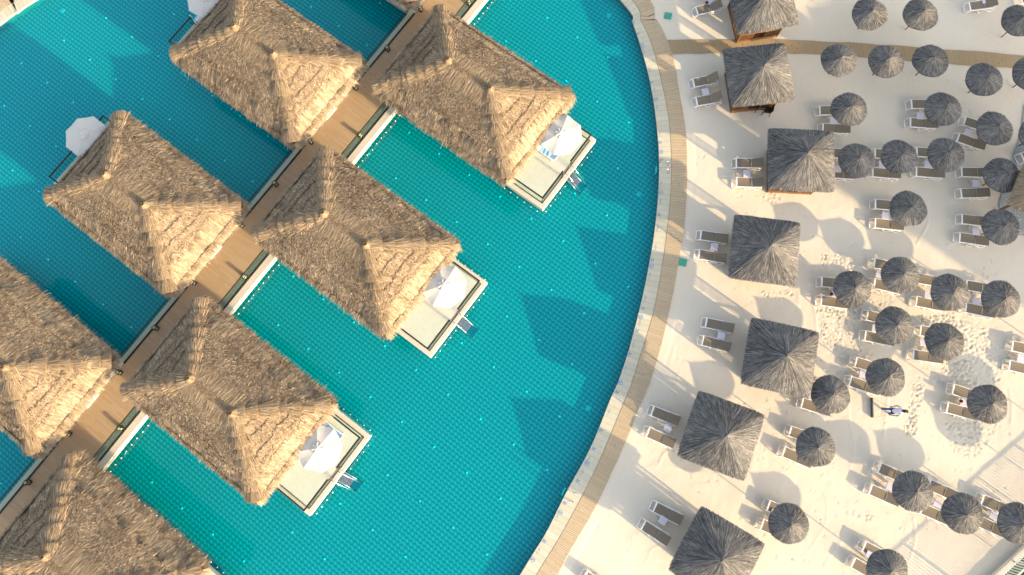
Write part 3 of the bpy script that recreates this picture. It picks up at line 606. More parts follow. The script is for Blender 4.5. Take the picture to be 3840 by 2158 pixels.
# ---- patio parasols and sunbeds on the platforms
def make_parasol():
    r = empty('patio_parasol', (0,0,0)); V = []; F = []; n = 8; rings = [(.30,2.72),(.60,2.67),(1.0,2.59),(1.38,2.49)]
    for j, (rr, z) in enumerate(rings):
        for i in range(n*4):
            a = 2*math.pi*i/(n*4); f = (i % 4)/4; sc = 1-.075*math.sin(math.pi*f)*(j/3); V.append((rr*sc*math.cos(a), rr*sc*math.sin(a), z-.05*math.sin(math.pi*f)*(j/3)))
    m_ = n*4
    for j in range(3):
        for i in range(m_): F.append((j*m_+i, (j+1)*m_+i, (j+1)*m_+(i+1) % m_, j*m_+(i+1) % m_))
    q = MB().add(V, F); c = q.obj('canopy', 'canvas', r); s = c.modifiers.new('thick', 'SOLIDIFY'); s.thickness = .012
    V = [(0,0,2.86)]; F = []
    for i in range(24):
        a = 2*math.pi*i/24; V.append((.36*math.cos(a), .36*math.sin(a), 2.74+(.045 if i % 3 == 0 else -.01)))
    F = [(0, 1+i, 1+(i+1) % 24) for i in range(24)]; q = MB().add(V, F); v = q.obj('vent', 'canvas', r); s = v.modifiers.new('thick', 'SOLIDIFY'); s.thickness = .01
    q = MB().tube([(0,0,.0),(0,0,2.85)], .03, 10); q.obj('pole', 'steel', r); q = MB(); q.lathe([(.03,0),(.02,.05),(.005,.08)], 8, (0,0,2.9)); q.obj('finial', 'white', r)
    q = MB(); q.box((0,0,.05), (.6,.6,.09)); bevel(q.obj('base', 'cream', r), .02)
    for i in range(8): a = 2*math.pi*(i)/8; q = MB().tube([(0,0,2.60),(1.27*math.cos(a),1.30*math.sin(a),2.46)], .010, 6); q.obj('rib', 'steel', r)
    return r
par = make_parasol(); first = True
def on_platform(key, x, y, z=.65):
    b = bung[key]; c, s = math.cos(b.rotation_euler.z), math.sin(b.rotation_euler.z); return Vector((b.location.x+x*c-y*s, b.location.y+x*s+y*c, z))
for key, lab in ((('R',1),'white parasol on the platform of the middle bungalow on the pool side'), (('R',0),'cream white parasol beside the blue towel on the bungalow nearest the curved pool edge'), (('R',2),'white parasol on the platform of the lowest whole bungalow on the pool side'), (('L',1),'whole white parasol in shade behind the bungalow left of the walkway'), (('L',0),'shaded white parasol cut by the top edge, left of the walkway')):
    o = par if first else copy_tree(par); first = False; o.location = on_platform(key, 12.22, .95 if key[0] == 'R' else -.95, .65)-Vector((0,0,0)); o.rotation_euler = (0,0,TH+R_({'R1':0,'R0':10,'R2':-8,'L1':14,'L0':20}[key[0]+str(key[1])])+R_(8))
    tag(o, lab, 'parasol', 'white parasols on the bungalow platforms')
def make_sunbed():
    r = empty('sunbed', (0,0,0)); q = MB()
    for s in (-1,1): q.box((.95, s*.33, .36), (1.9,.05,.05))
    q.box((.02,0,.36), (.05,.70,.05)); q.box((1.88,0,.36), (.05,.70,.05)); bevel(q.obj('frame', 'white', r), .01)
    for x in (.2, 1.65):
        for s in (-1,1): q = MB(); q.tube([(x,s*.33,.36),(x-.04,s*.36,0)], .022, 8); q.obj('leg', 'white', r)
    q = MB(); q.box((.62,0,.39), (1.16,.58,.03)); q.obj('seat', 'blue', r); q = MB(); q.box((1.52,0,.52), (.72,.58,.03), 0, 0, R_(-24)); q.obj('backrest', 'blue', r); return r
bed = make_sunbed(); first = True
for key, y, xh, lab in ((('R',0),.36,12.45,'blue sunbed carrying a pale blue towel, beside the parasol'), (('R',1),.36,12.3,'white framed blue sunbed, lower of the two under the middle parasol'), (('R',1),1.72,12.5,'white framed blue sunbed, upper of the two under the middle parasol'), (('R',2),.30,12.3,'blue sunbed peeping out on the lower left of the lowest parasol'), (('R',2),1.68,12.45,'blue sunbed on the upper right of the lowest parasol'), (('R',0),1.85,12.6,'blue sunbed hidden under the parasol of the bungalow nearest the pool edge')):
    o = bed if first else copy_tree(bed); first = False; o.location = on_platform(key, xh, y, .652); o.rotation_euler = (0,0,TH+math.pi); tag(o, lab, 'sunbed', 'blue sunbeds on the bungalow platforms')
# towel draped over the first sunbed
tp = on_platform(('R',0), 12.45, .36, .652); V = []; F = []; nx, ny = 26, 14
for i in range(nx):
    for j in range(ny):
        x = .42+1.25*i/(nx-1); y = -.36+.72*j/(ny-1); z = .43+max(0, x-1.18)*.44+.022*math.sin(x*23+y*6)*(1 if x < 1.0 else .3)+.012*math.sin(y*19)
        if abs(y) > .31: z -= .10*(abs(y)-.31)/.05
        V.append((x, y, z))
for i in range(nx-1):
    for j in range(ny-1): F.append((i*ny+j, (i+1)*ny+j, (i+1)*ny+j+1, i*ny+j+1))
q = MB().add(V, F); tw = q.obj('towel', 'lightblue', None, tp, True); tw.rotation_euler = (0,0,TH+math.pi); s = tw.modifiers.new('t', 'SOLIDIFY'); s.thickness = .008
tag(tw, 'crumpled pale blue towel spread on the sunbed beside the parasol', 'towel')

# ============================================================ POOL FITTINGS
src = MB(); src.lathe([(.065,0),(.065,.02),(.05,.035),(.02,.038)], 16); me_l = src.mesh('floor_light', True); me_l.materials.append(M['poolwhite'])
for r in range(-8, 20):
    for c in range(-14, 16):
        u = 7.0+3.135*r; v = 6.75+1.31*(r % 2)+2.62*c
        if v < 3: u -= .3
        p = UV_(u, v)
        if not (-42 < p.x < 14 and -14 < p.y < 36) or not inside(np.array([p.x]), np.array([p.y]), OUT-NRM*.9)[0]: continue
        o = bpy.data.objects.new('floor_light', me_l); COL.objects.link(o); o.location = (p.x*.9817, p.y*.9817, -.499); tag(o, 'small round white light set in the pool floor, one of an even grid', 'pool light', 'round lights in the pool floor')
for (x, y), lab in (((2283,58),'square pale grating on the pool floor near the upper curved edge'), ((2396,728),'square pale grating on the pool floor left of the middle pool ladder'), ((2206,1531),'square pale grating on the pool floor in the shade, above the lower pool ladder'), ((234,40),'bright square grating on the pool floor in the top left corner')):
    r = empty('floor_grating', G(x, y, -.485)); r.rotation_euler = (0,0,TH+.1); q = MB(); q.box((0,0,0), (.30,.30,.03)); q.obj('plate', 'plate', r)
    for k in (.11,.06):
        q = MB()
        for s in (-1,1): q.box((s*k,0,.018), (.012,2*k,.006)); q.box((0,s*k,.018), (2*k,.012,.006))
        q.obj('slot_ring', 'wall_tile', r)
    tag(r, lab, 'grating', 'square gratings in the pool floor')
for (x, y, dx, dy), lab in (((2500,640,-1,.04),'steel pool ladder on the curved edge below the upper parasols, white step in the water'), ((2130,1852,-.90,-.42),'steel pool ladder on the lower stretch of the curved edge, half in sunlight')):
    base = G(x, y); d = Vector((dx, -dy if y < 1000 else .45, 0)).normalized(); a = math.atan2(d.y, d.x)
    # nearest point on the pool edge
    k = np.argmin(np.linalg.norm(OUT-np.array([base.x, base.y]), axis=1)); e = Vector((*OUT[k], 0)); nn = -Vector((*NRM[k], 0)); r = empty('pool_ladder', e); r.rotation_euler = (0,0,math.atan2(nn.y, nn.x))
    for s in (-.27,.27):
        q = MB(); pts = [(-.55,s,.03),(-.56,s,.45),(-.50,s,.62),(-.36,s,.70),(-.15,s,.66),(.05,s,.48),(.16,s,.20),(.18,s,-.2),(.18,s,-.49)]
        q.tube([tuple(p) for p in np.c_[catmull([(p[0], p[2]) for p in pts], .06)][:, [0]].tolist()] if False else [(float(c[0]), s, float(c[1])) for c in catmull([(p[0], p[2]) for p in pts], .06)], .024, 8); q.obj('handrail', 'steel', r, smooth=True)
        q = MB(); q.lathe([(.065,.036),(.06,.05),(.03,.055)], 12, (-.55,s,0)); q.obj('base_flange', 'steel', r)
    for z in (-.16,-.42): q = MB(); q.box((.19,0,z), (.085,.50,.03)); q.obj('step', 'white', r)
    tag(r, lab, 'pool ladder', 'steel ladders on the curved pool edge')
# painted signs on the coping
def text_mesh(s, size):
    c = bpy.data.curves.new('t', 'FONT'); c.body = s; c.size = size; c.align_x = 'CENTER'; c.align_y = 'CENTER'; o = bpy.data.objects.new('t', c); COL.objects.link(o)
    me = bpy.data.meshes.new_from_object(o.evaluated_get(bpy.context.evaluated_depsgraph_get())); bpy.data.objects.remove(o); me.name = 'depth_text'; me.materials.clear(); me.materials.append(M['marking']); return me
t_me = text_mesh('1.40 m', .17)
q = MB(); n = 28
for i in range(n):
    a0, a1 = 2*math.pi*i/n, 2*math.pi*(i+1)/n; q.add([(r*math.cos(a), r*math.sin(a), 0) for r, a in ((.115,a0),(.15,a0),(.15,a1),(.115,a1))], [(0,1,2,3)])
q.add([(-.09,.07,0),(-.07,.09,0),(.09,-.07,0),(.07,-.09,0)], [(3,2,1,0)]); q.add([(-.03,.02,0),(.0,.055,0),(.03,.02,0),(0,-.005,0)], [(3,2,1,0)]); q.add([(-.06,-.05,0),(.03,-.0,0),(.06,-.04,0),(-.03,-.075,0)], [(3,2,1,0)]); c_me = q.mesh('no_diving'); c_me.materials.append(M['marking'])
q = MB(); q.add([(-.11,.09,0),(-.07,.12,0),(.03,.0,0),(-.02,-.03,0)], [(0,1,2,3)]); q.add([(.02,.05,0),(.06,.09,0),(.10,.05,0),(.06,.01,0)], [(3,2,1,0)])
for s in (0, .05): q.add([(-.12,-.05-s,0),(-.05,-.02-s,0),(.02,-.05-s,0),(.10,-.02-s,0),(.10,-.045-s,0),(.02,-.075-s,0),(-.05,-.045-s,0),(-.12,-.075-s,0)], [(0,7,6,1),(1,6,5,2),(2,5,4,3)])
s_me = q.mesh('swimmer'); s_me.materials.append(M['marking'])
marks = {'t': [(2413,190),(2434,262),(2453,338),(2463,406),(2474,502),(2479,687),(2476,755),(2465,858),(2458,928),(2436,1033),(2420,1120),(2399,1210),(2375,1294),(2346,1384),(2283,1545),(2208,1721),(2184,1770),(2089,1940),(2021,2063)],
 's': [(2375,85),(2393,128),(2445,311),(2477,537),(2480,603),(2471,806),(2447,978),(2412,1158),(2390,1242),(2362,1329),(2314,1473),(2254,1615),(2227,1684),(2167,1804),(2119,1888),(2042,2031)],
 'c': [(2408,172),(2459,374),(2478,571),(2478,723),(2443,999),(2403,1190),(2326,1436),(2201,1738),(2101,1923),(1998,2099)]}
for k, pts in marks.items():
    for p in pts:
        w = G(*p); j = np.argmin(np.linalg.norm(OUT-np.array([w.x, w.y]), axis=1)); a = math.atan2(-NRM[j][1], -NRM[j][0])-math.pi/2
        o = bpy.data.objects.new({'t':'depth_text','s':'swimmer_sign','c':'no_diving_sign'}[k], {'t':t_me,'s':s_me,'c':c_me}[k]); COL.objects.link(o); o.parent = coping; o.location = (w.x, w.y, .041); o.rotation_euler = (0,0,a+math.pi)

# ============================================================ BEACH: REED UMBRELLAS AND HUTS
def cone_roof(seed, Rr, z0, z1, n, square=False, wmin=.014, hole=False):
    global rng; rng = np.random.default_rng(seed); rings, seg = 14, 72; V = []; F = []
    def rad(th):
        if not square: return Rr*(1+.02*np.sin(th*3+seed)+.012*np.sin(th*7+seed*2))
        c, s = np.abs(np.cos(th)), np.abs(np.sin(th)); return Rr/np.maximum(c, s)*(1-.035*(np.abs(np.minimum(c,s)/np.maximum(c,s))**6))
    def zz_(t, th): return z1+(z0-z1)*(t**(.93))
    for i in range(rings+1):
        t = i/rings
        for j in range(seg): th = 2*math.pi*j/seg; r = rad(th)*t*.985; V.append((r*math.cos(th), r*math.sin(th), zz_(t, th)-.03))
    for i in range(rings):
        for j in range(seg): F.append([i*seg+j, (i+1)*seg+j, (i+1)*seg+(j+1) % seg, i*seg+(j+1) % seg])
    b0 = len(V)                      # underside
    for i in (rings, 0):
        for j in range(seg): th = 2*math.pi*j/seg; r = rad(th)*(i/rings)*.97; V.append((r*math.cos(th), r*math.sin(th), zz_(i/rings, th)-.13))
    for j in range(seg): F.append([b0+j, b0+seg+j, b0+seg+(j+1) % seg, b0+(j+1) % seg]); F.append([rings*seg+j, b0+j, b0+(j+1) % seg, rings*seg+(j+1) % seg])
    parts = [(np.array(V), np.array(F), np.full(len(V), .12))]
    th = rng.random(n)*2*math.pi; t = np.sqrt(rng.random(n))*.97; k = n//3; t[:k] = rng.uniform(.03, .5, k)
    rr = rad(th)*t; th2 = th; out = np.c_[np.cos(th2), np.sin(th2), np.zeros(n)]; slope = (z0-z1)/rad(th)
    P = out*rr[:, None]; P[:, 2] = zz_(t, th); D = unit(np.c_[out[:, :2], slope]+rng.normal(0,.035,(n,3))*np.array([1,1,.4])); N = unit(np.cross(np.cross(D, np.array([[0,0,1.]])), D))
    N = np.where(N[:, 2:3] < 0, -N, N); L = np.minimum((.25+.55*rng.random(n))*Rr*.75, rad(th)*(1.0+.035*rng.random(n))-rr+.02); L = np.maximum(L, .06)
    stray = rng.random(n) < .004; L[stray] += .12
    tone = np.clip(.05+.92*rng.beta(1.1,1.5,n)+.06*np.sin(th*2+seed)+.05, 0, 1)
    parts.append(blades(P, D, N, L, wmin+.012*rng.random(n), tone, .0+.02*rng.random(n), .0+.018*rng.random(n)))
    V, F, T = joinv(parts); return npmesh('canopy', V, F, T)
def make_umbrella(seed, gap=False):
    r = empty('reed_umbrella', (0,0,0)); link('canopy', cone_roof(seed, 1.11, 1.83, 2.30, 4600, wmin=.008), 'reed', r)
    q = MB().tube([(0,0,-.05),(0,0,2.18)], .035, 10); q.obj('pole', 'pole', r, smooth=True)
    q = MB(); q.lathe([(.06,0),(.055,.05),(.02,.09),(.012,.06)], 10, (0,0,2.26)); q.obj('tip', 'pole', r, smooth=True)
    q = MB()
    for i in range(10): a = 2*math.pi*i/10; q.tube([(0,0,2.15),(1.04*math.cos(a),1.04*math.sin(a),1.73)], .014, 5)
    q.obj('rib_frame', 'pole', r); return r
protos = [make_umbrella(s) for s in (3, 9, 17)]; used_p = [False]*3
def C4(x, y, oy=0): return (2840+x/S2, oy+y/S2)
ums = [ (C4(885,78),'at the top of the beach above the path, left of a pair'), (C4(1245,82),'at the top of the beach above the path, right of a pair'), (C4(2020,140),'cut by the right edge just above the path'),
 (C4(645,430),'touching the lower edge of the path, leftmost of three'), (C4(988,430),'touching the lower edge of the path, middle of three'), (C4(1335,430),'touching the lower edge of the path, rightmost of three'), (C4(1742,572),'standing alone with no loungers just below the right end of the path'), (C4(2110,525),'mostly cut off by the right edge below the path'),
 (C4(714,800),'over two loungers between the two upper square huts'), (C4(1428,798),'over two loungers left of the umbrella that leans towards the grey paving'), (C4(1810,942),'over two slanting loungers near the right edge, upper part of the beach'),
 (C4(758,1180),'touching the right side of the second whole square hut'), (C4(1103,1165),'second from the second hut in its row'), (C4(1460,1150),'third from the second hut in its row'), (C4(1875,1310),'next to the grey paving, with a red chair beyond it'),
 (C4(1153,105,720),'standing in a patch of sunlight, alone below the row of three'), (C4(1873,240,720),'next to the grey paving, with a person sitting behind it'), (C4(1098,610,720),'above the churned footprints, left end of a row of three sharing loungers'), (C4(740,712,720),'with a dark red pot under it, right of the third square hut'), (C4(1482,748,720),'middle of the row of three above the footprints'), (C4(1875,800,720),'right end of the row of three above the footprints'),
 (C4(1072,992,720),'left of the two that stand among the footprints'), (C4(1453,1130,720),'right of the two that stand among the footprints'), (C4(990,1393,720),'just above the man pulling the board'), (C4(582,98,1438),'touching the right corner of the fourth square hut'), (C4(1785,155,1438),'on the right with a dark red pot on its table and footprints beneath'),
 (C4(468,492,1438),'right of the fifth square hut'), (C4(1205,823,1438),'upper left of the slanting row of three near the fence'), (C4(1585,993,1438),'middle of the slanting row of three near the fence'), (C4(2005,1065,1438),'cut by the right edge, lower right of the row near the fence'), (C4(257,1070,1438),'right of the sixth square hut, low on the beach'), (C4(1003,1415,1438),'cut by the bottom edge of the photo')]
um_obj = []
KA = {0:0}
for i, (p, lab) in enumerate(ums):
    w = [0,1,2,1,0,2,0,1,2,0][i % 10]; o = protos[w] if not used_p[w] else copy_tree(protos[w]); used_p[w] = True
    g = G(*p, 2.30); tx, ty = random.uniform(-.03,.03), random.uniform(-.03,.03); o.location = (g.x-2.30*ty, g.y+2.30*tx, 0); o.rotation_euler = (tx, ty, random.uniform(0,6.28)); um_obj.append(o)
    tag(o, 'reed umbrella '+lab, 'umbrella', 'round reed umbrellas on the sand')
for p, lab in (((3820,548),'reed umbrella beyond the right edge, only its pole foot showing on the paving'), ((3935,1318),'round grey reed umbrella just beyond the right edge over two half seen loungers'), ((3700+215,18),'round grey reed umbrella beyond the top right corner'), ((4010,1655),'round grey reed umbrella past the right edge'), ((3960,1850),'round grey reed umbrella past the right edge, lower')):
    o = copy_tree(protos[1]); o.location = G(*p); o.rotation_euler = (0,0,random.random()*6); tag(o, lab, 'umbrella', 'round reed umbrellas on the sand')
def make_hut(seed):
    r = empty('square_hut', (0,0,0)); link('reed_roof', cone_roof(seed, 2.0, 2.30, 3.55, 24000, True, .009), 'reed', r)
    q = MB(); q.lathe([(.08,0),(.06,.08),(.02,.12)], 10, (0,0,3.50)); q.obj('roof_tip', 'pole', r, smooth=True)
    for x in (-1.35,1.35):
        for y in (-1.35,1.35): q = MB(); q.box((x,y,1.2), (.11,.11,2.4)); q.obj('post', 'timber', r)
    q = MB(); q.box((0,0,.06), (2.8,2.8,.10)); q.obj('floor', 'redwood', r)
    for side in range(4):
        a = side*math.pi/2; q = MB(); c, s = math.cos(a), math.sin(a)
        def B(x, y, z, dx, dy, dz): q.box((x*c-y*s, x*s+y*c, z), (dx, dy, dz), a)
        B(0,-1.35,.16,2.6,.07,.10); B(0,-1.35,1.0,2.6,.09,.08); B(0,-1.35,2.12,2.6,.08,.10)
        if side in (1, 3): B(-.55,-1.35,.58,1.4,.03,.74); B(-.60,-1.35,1.56,1.3,.03,1.0)
        else: B(.75,-1.35,1.56,.9,.03,1.0)
        for i in range(9): B(1.22-i*.10, -1.35, .58, .035, .05, .78)
        for i in range(9): B(-1.22+i*.10, -1.35, .58, .035, .05, .78)
        for i in range(5): B(1.2-i*.10, -1.35, 1.56, .035, .05, 1.04)
        q.obj('slatted_wall', 'redwood', r)
    q = MB(); q.box((0,.6,.55), (2.0,.9,.12)); q.box((0,.6,.3), (1.9,.8,.4)); bevel(q.obj('bench', 'canvas', r), .03); return r
hp = [make_hut(5), make_hut(8)]; used_h = [False, False]
huts = [((2881,-35),8.5,'square reed roofed hut cut by the top edge of the photo'), ((2867,244),5.3,'square reed roofed hut beside the wooden path with black chairs at its side'), ((3031,572),-3.8,'square reed roofed hut with slatted wood showing below and an umbrella against its right side'),
 ((2892,919),-8.3,'square reed roofed hut level with the green mat at the boardwalk edge'), ((2952,1334),-12.9,'square reed roofed hut with an umbrella touching its lower right corner'), ((2725,1634),-20.7,'square reed roofed hut in the lower left of the beach, close to the boardwalk'), ((2708,2103),-30.5,'square reed roofed hut cut by the bottom edge of the photo')]
hut_o = []
for i, (p, a, lab) in enumerate(huts):
    w = i % 2; o = hp[w] if not used_h[w] else copy_tree(hp[w]); used_h[w] = True; g = G(*p, 3.55); o.location = (g.x, g.y, 0); o.rotation_euler = (0,0,R_(a)); hut_o.append(o); tag(o, lab, 'beach hut', 'square beach huts with reed roofs')
o = copy_tree(hp[0]); g = G(3803,780,2.3)+Vector((2.3,1.05,0)); o.location = (g.x, g.y, 0); o.rotation_euler = (0,0,R_(-28)); tag(o, 'brown thatched bar hut on grey paving, only one corner inside the right edge', 'beach bar')
for ch in list(o.children):
    if ch.name.startswith(('slatted_wall','floor','bench')): bpy.data.objects.remove(ch); continue
    if ch.name.startswith('reed_roof'):
        ch.data = ch.data.copy(); ch.data.materials.clear(); ch.data.materials.append(M['straw'])

# ---- loungers
def make_lounger(back):
    r = empty('sun_lounger', (0,0,0)); q = MB()
    for s in (-1,1): q.box((1.06, s*.31, .33), (1.62,.055,.07))
    q.box((.27,0,.34), (.09,.62,.05)); q.box((1.85,0,.31), (.05,.62,.06)); q.box((1.22,0,.31), (.05,.60,.04)); bevel(q.obj('frame', 'white', r), .012)
    q = MB()
    for s in (-1,1): q.tube([(.26,s*.31,.34),(.14,s*.31,.22),(.03,s*.31,.03)], .034, 6)
    q.tube([(.03,-.31,.04),(.03,.31,.04)], .038, 6); q.obj('front_leg', 'white', r, smooth=True)
    for s in (-1,1):
        q = MB(); q.tube([(.80,s*.33,.31),(.82,s*.35,.10),(.92,s*.36,.03),(1.06,s*.36,.10),(1.25,s*.35,.22),(1.45,s*.35,.17),(1.58,s*.36,.03),(1.78,s*.35,.09),(1.86,s*.33,.30)], .027, 6); q.obj('leg', 'white', r, smooth=True)
    V = []; F = []; nx, ny = 16, 7
    for i in range(nx):
        for j in range(ny): x = .31+.91*i/(nx-1); y = -.285+.57*j/(ny-1); V.append((x, y, .375-.025*math.cos(y/.285*1.5)))
    for i in range(nx-1):
        for j in range(ny-1): F.append((i*ny+j, (i+1)*ny+j, (i+1)*ny+j+1, i*ny+j+1))
    q = MB().add(V, F); q.obj('sling_seat', 'sling', r, smooth=True)
    q = MB(); L = .74; c, s = math.cos(R_(back)), math.sin(R_(back)); q.box((1.24+L/2*c, 0, .37+L/2*s), (L,.58,.025), 0, 0, R_(-back)); q.obj('backrest', 'sling', r)
    return r
lo = {8: make_lounger(8), 22: make_lounger(22), 42: make_lounger(42)}; used_l = {8:False, 22:False, 42:False}
def lounger(px, ang, back, label):
    o = lo[back] if not used_l[back] else copy_tree(lo[back]); used_l[back] = True
    a, b = G(*px), G(px[0]+100*math.cos(R_(ang)), px[1]+100*math.sin(R_(ang))); d = b-a; o.location = (a.x, a.y, 0); o.rotation_euler = (0,0,math.atan2(d.y, d.x)+random.uniform(-.01,.01))
    tag(o, label, 'sun lounger', 'white framed loungers with taupe mesh')
def T3(x, y, oy=0): return (1900+x/S2, oy+y/S2)
pairs = [ # (foot upper, angle, foot lower, angle, back, table, where)
 (T3(1383,-42),-12,T3(1398,112),-13,22,T3(1535,10),'at the top edge left of the top hut'), (T3(1372,650),-10,T3(1395,790),-10,42,T3(1500,690),'beside the hut that touches the path'),
 (T3(1690,1243),2,T3(1692,1388),2,22,T3(1812,1310),'left of the hut with slatted wood below'), (T3(1424,332,720),9,T3(1410,475,720),9,8,T3(1567,415,720),'left of the hut level with the green mat'),
 (T3(1463,985,720),12,T3(1438,1117,720),15,8,T3(1620,1085,720),'left of the fourth square hut'), (T3(1062,197,1438),21.8,T3(1028,355,1438),24,8,T3(1215,338,1438),'between the boardwalk and the fifth square hut'),
 (T3(1082,912,1438),26.5,T3(995,1045,1438),33,8,T3(1180,1035,1438),'left of the bottom hut, with sun on the sand between them'), (None,0,T3(560,1425,1438),33,8,None,'at the bottom edge beside the boardwalk'),
 (C4(1560,-60),-8,C4(1550,75),-7,22,C4(1722,0),'in the top right corner'), (None,0,C4(1935,25),-10,22,None,'cut off by the right edge at the top'),
 (C4(425,852),-1,C4(448,980),3,8,C4(575,905),'between the two upper square huts'), (C4(1112,803),1,C4(1103,938),4,8,C4(1230,875),'in the middle of the upper beach'), (C4(1510,920),18,C4(1462,1042),20,8,C4(1590,1000),'slanting, near the grey paving in the upper beach'),
 (C4(490,1165),4,C4(485,1315),5,8,C4(605,1275),'half hidden behind the hut with slatted wood below'), (C4(838,1170),4,C4(820,1310),5,8,C4(945,1240),'second pair right of the hut with slatted wood below'), (C4(1150,1160),4,C4(1147,1307),5,8,C4(1290,1240),'third pair right of the hut with slatted wood below, beige table'),
 (C4(1486,1312),2,C4(1482,25,720),-1,8,C4(1650,1385),'left of the paving with the red chair'), (C4(840,102,720),5,C4(838,244,720),6,8,C4(968,178,720),'in the sunlit patch below the row of three'), (C4(1487,212,720),7,C4(1470,348,720),9,8,C4(1652,300,720),'left of the person behind the umbrella'),
 (C4(832,540,720),11,C4(832,690,720),14,8,C4(925,622,720),'at the left end of the row above the footprints'), (C4(437,683,720),5,C4(433,822,720),8,8,C4(590,768,720),'with the dark red pot, right of the third hut'), (C4(1155,655,720),10,C4(1145,825,720),12,8,C4(1290,780,720),'in the middle of the row above the footprints'),
 (C4(1520,705,720),10,C4(1515,872,720),12,8,C4(1655,825,720),'at the right end of the row above the footprints'), (C4(778,928,720),14,C4(762,1083,720),12,8,C4(895,1030,720),'left of the two among the footprints'), (C4(1175,1045,720),10,C4(1122,1228,720),8,8,C4(1255,1135,720),'right of the two among the footprints'),
 (C4(692,1277,720),17,C4(650,1420,720),19,8,C4(800,1375,720),'above the man pulling the board'), (C4(320,0,1438),18,C4(290,138,1438),18,8,C4(420,100,1438),'against the corner of the fourth square hut'), (C4(1420,35,1438),18,C4(1375,175,1438),16,8,C4(1562,147,1438),'on the right with the dark red pot'),
 (C4(200,348,1438),20,C4(152,500,1438),23,8,C4(345,445,1438),'right of the fifth square hut'), (C4(868,620,1438),24,C4(800,782,1438),24,8,C4(1005,780,1438),'at the upper left of the slanting row near the fence'), (C4(1240,745,1438),24,C4(1185,925,1438),24,8,C4(1362,905,1438),'in the middle of the slanting row near the fence'),
 (C4(1638,858,1438),24,C4(1590,1010,1438),24,8,C4(1785,1000,1438),'at the lower right of the slanting row near the fence'), (C4(38,902,1438),23,C4(-10,1045,1438),24,8,C4(130,985,1438),'right of the bottom hut'), (C4(753,1205,1438),28,C4(672,1325,1438),30,8,C4(850,1300,1438),'at the bottom edge of the beach'),
 (C4(1862,1158,720),13,C4(1840,1303,720),13.5,8,C4(1990,1262,720),'cut off by the right edge half way down')]
# side tables
def make_table():
    r = empty('side_table', (0,0,0)); q = MB(); q.box((0,0,.40), (.46,.46,.035)); bevel(q.obj('table_top', 'table', r), .02, 3); q = MB()
    for a in range(4): q.box((.205*math.cos(a*math.pi/2), .205*math.sin(a*math.pi/2), .36), (.02,.40,.05), a*math.pi/2)
    q.obj('apron', 'table', r)
    for sx in (-1,1):
        for sy in (-1,1): q = MB(); q.box((sx*.18, sy*.18, .19), (.055,.055,.38), taper=.9); q.obj('leg', 'table', r)
    return r
tb = make_table(); first = True; pots = []
for i, (f1, a1, f2, a2, back, tpx, where) in enumerate(pairs):
    if f1: lounger(f1, a1, back, 'upper white lounger, pair '+where)
    lounger(f2, a2, back, ('lower white lounger, pair ' if f1 else 'single white lounger ')+where)
    if tpx:
        o = tb if first else copy_tree(tb); first = False; g = G(*tpx, .42); b = G(tpx[0]+100*math.cos(R_(a2)), tpx[1]+100*math.sin(R_(a2)), .42); o.location = (g.x, g.y, -.005); o.rotation_euler = (0,0,math.atan2((b-g).y, (b-g).x)+random.uniform(-.08,.08))
        tag(o, 'lilac side table, pair '+where, 'side table', 'small square tables between the loungers')
lounger((3808,604), -18, 22, 'white lounger standing on the grey paving at the right edge')
def pot(px, label, h=.42):
    g = G(*px, h+.1); q = MB(); q.lathe([(.055,0),(.09,.04),(.105,.10),(.09,.15),(.075,.17),(.06,.16),(.055,.05)], 16); o = q.obj('pot', 'red', None, (g.x, g.y, h), True); tag(o, label, 'pot', 'dark red pots')
pot(C4(560,770,720), 'dark red pot on the table right of the third hut'); pot(C4(1537,135,1438), 'dark red pot on the table at the lower right among footprints'); pot(T3(1510,20), 'dark red pot on the table at the top edge')
# mats
for px, a, lab in (((2505,61),-12,'green mesh mat lying on the sand near the top of the boardwalk'), ((2560,985),-14,'green mesh mat half in shade against the boardwalk edge')):
    g = G(*px); q = MB(); q.box((0,0,.0), (.50,.48,.03)); 
    for i in range(9): q.box((-.22+i*.055,0,.018), (.018,.47,.012))
    o = q.obj('foot_mat', 'mat', None, (g.x, g.y, .022)); o.rotation_euler = (0,0,R_(a)); tag(o, lab, 'mat', 'green mats by the boardwalk')
# chairs
def make_chair(mat):
    r = empty('armchair', (0,0,0)); q = MB(); q.box((0,0,.44), (.46,.46,.03)); bevel(q.obj('seat', mat, r), .015)
    q = MB(); q.box((-.24,0,.68), (.035,.46,.44), 0, 0, R_(-12)); bevel(q.obj('backrest', mat, r), .015)
    for s in (-1,1):
        q = MB(); q.tube([(-.24,s*.25,.64),(.0,s*.27,.66),(.20,s*.26,.64),(.23,s*.24,.44)], .02, 6); q.obj('armrest', mat, r)
        for x, xx in ((-.20,-.27),(.20,.26)): q = MB(); q.tube([(x,s*.20,.43),(xx,s*.25,0)], .018, 6); q.obj('leg', mat, r)
    return r
ch = make_chair('blackp'); g = G(2871,424); ch.location = (g.x, g.y, 0); ch.rotation_euler = (0,0,R_(165)); tag(ch, 'black plastic armchair pulled out beside the hut that touches the path', 'chair', 'black chairs by the hut')
c2 = copy_tree(ch); g = G(2845,412); c2.location = (g.x, g.y, 0); c2.rotation_euler = (0,0,R_(80)); tag(c2, 'black plastic armchair mostly under the eaves of the hut that touches the path', 'chair', 'black chairs by the hut')
c3 = make_chair('redp'); g = G(3800,742); c3.location = (g.x+.1, g.y, .02); c3.rotation_euler = (0,0,R_(15)); c3.name = 'armchair'; tag(c3, 'red plastic chair on grey paving under the bar roof corner', 'chair')
gl = empty('globe_lamp', G(3806,764)); gl.location.z = .02; q = MB().tube([(0,0,0),(0,0,.95)], .02, 8); q.obj('stand', 'dark', gl)
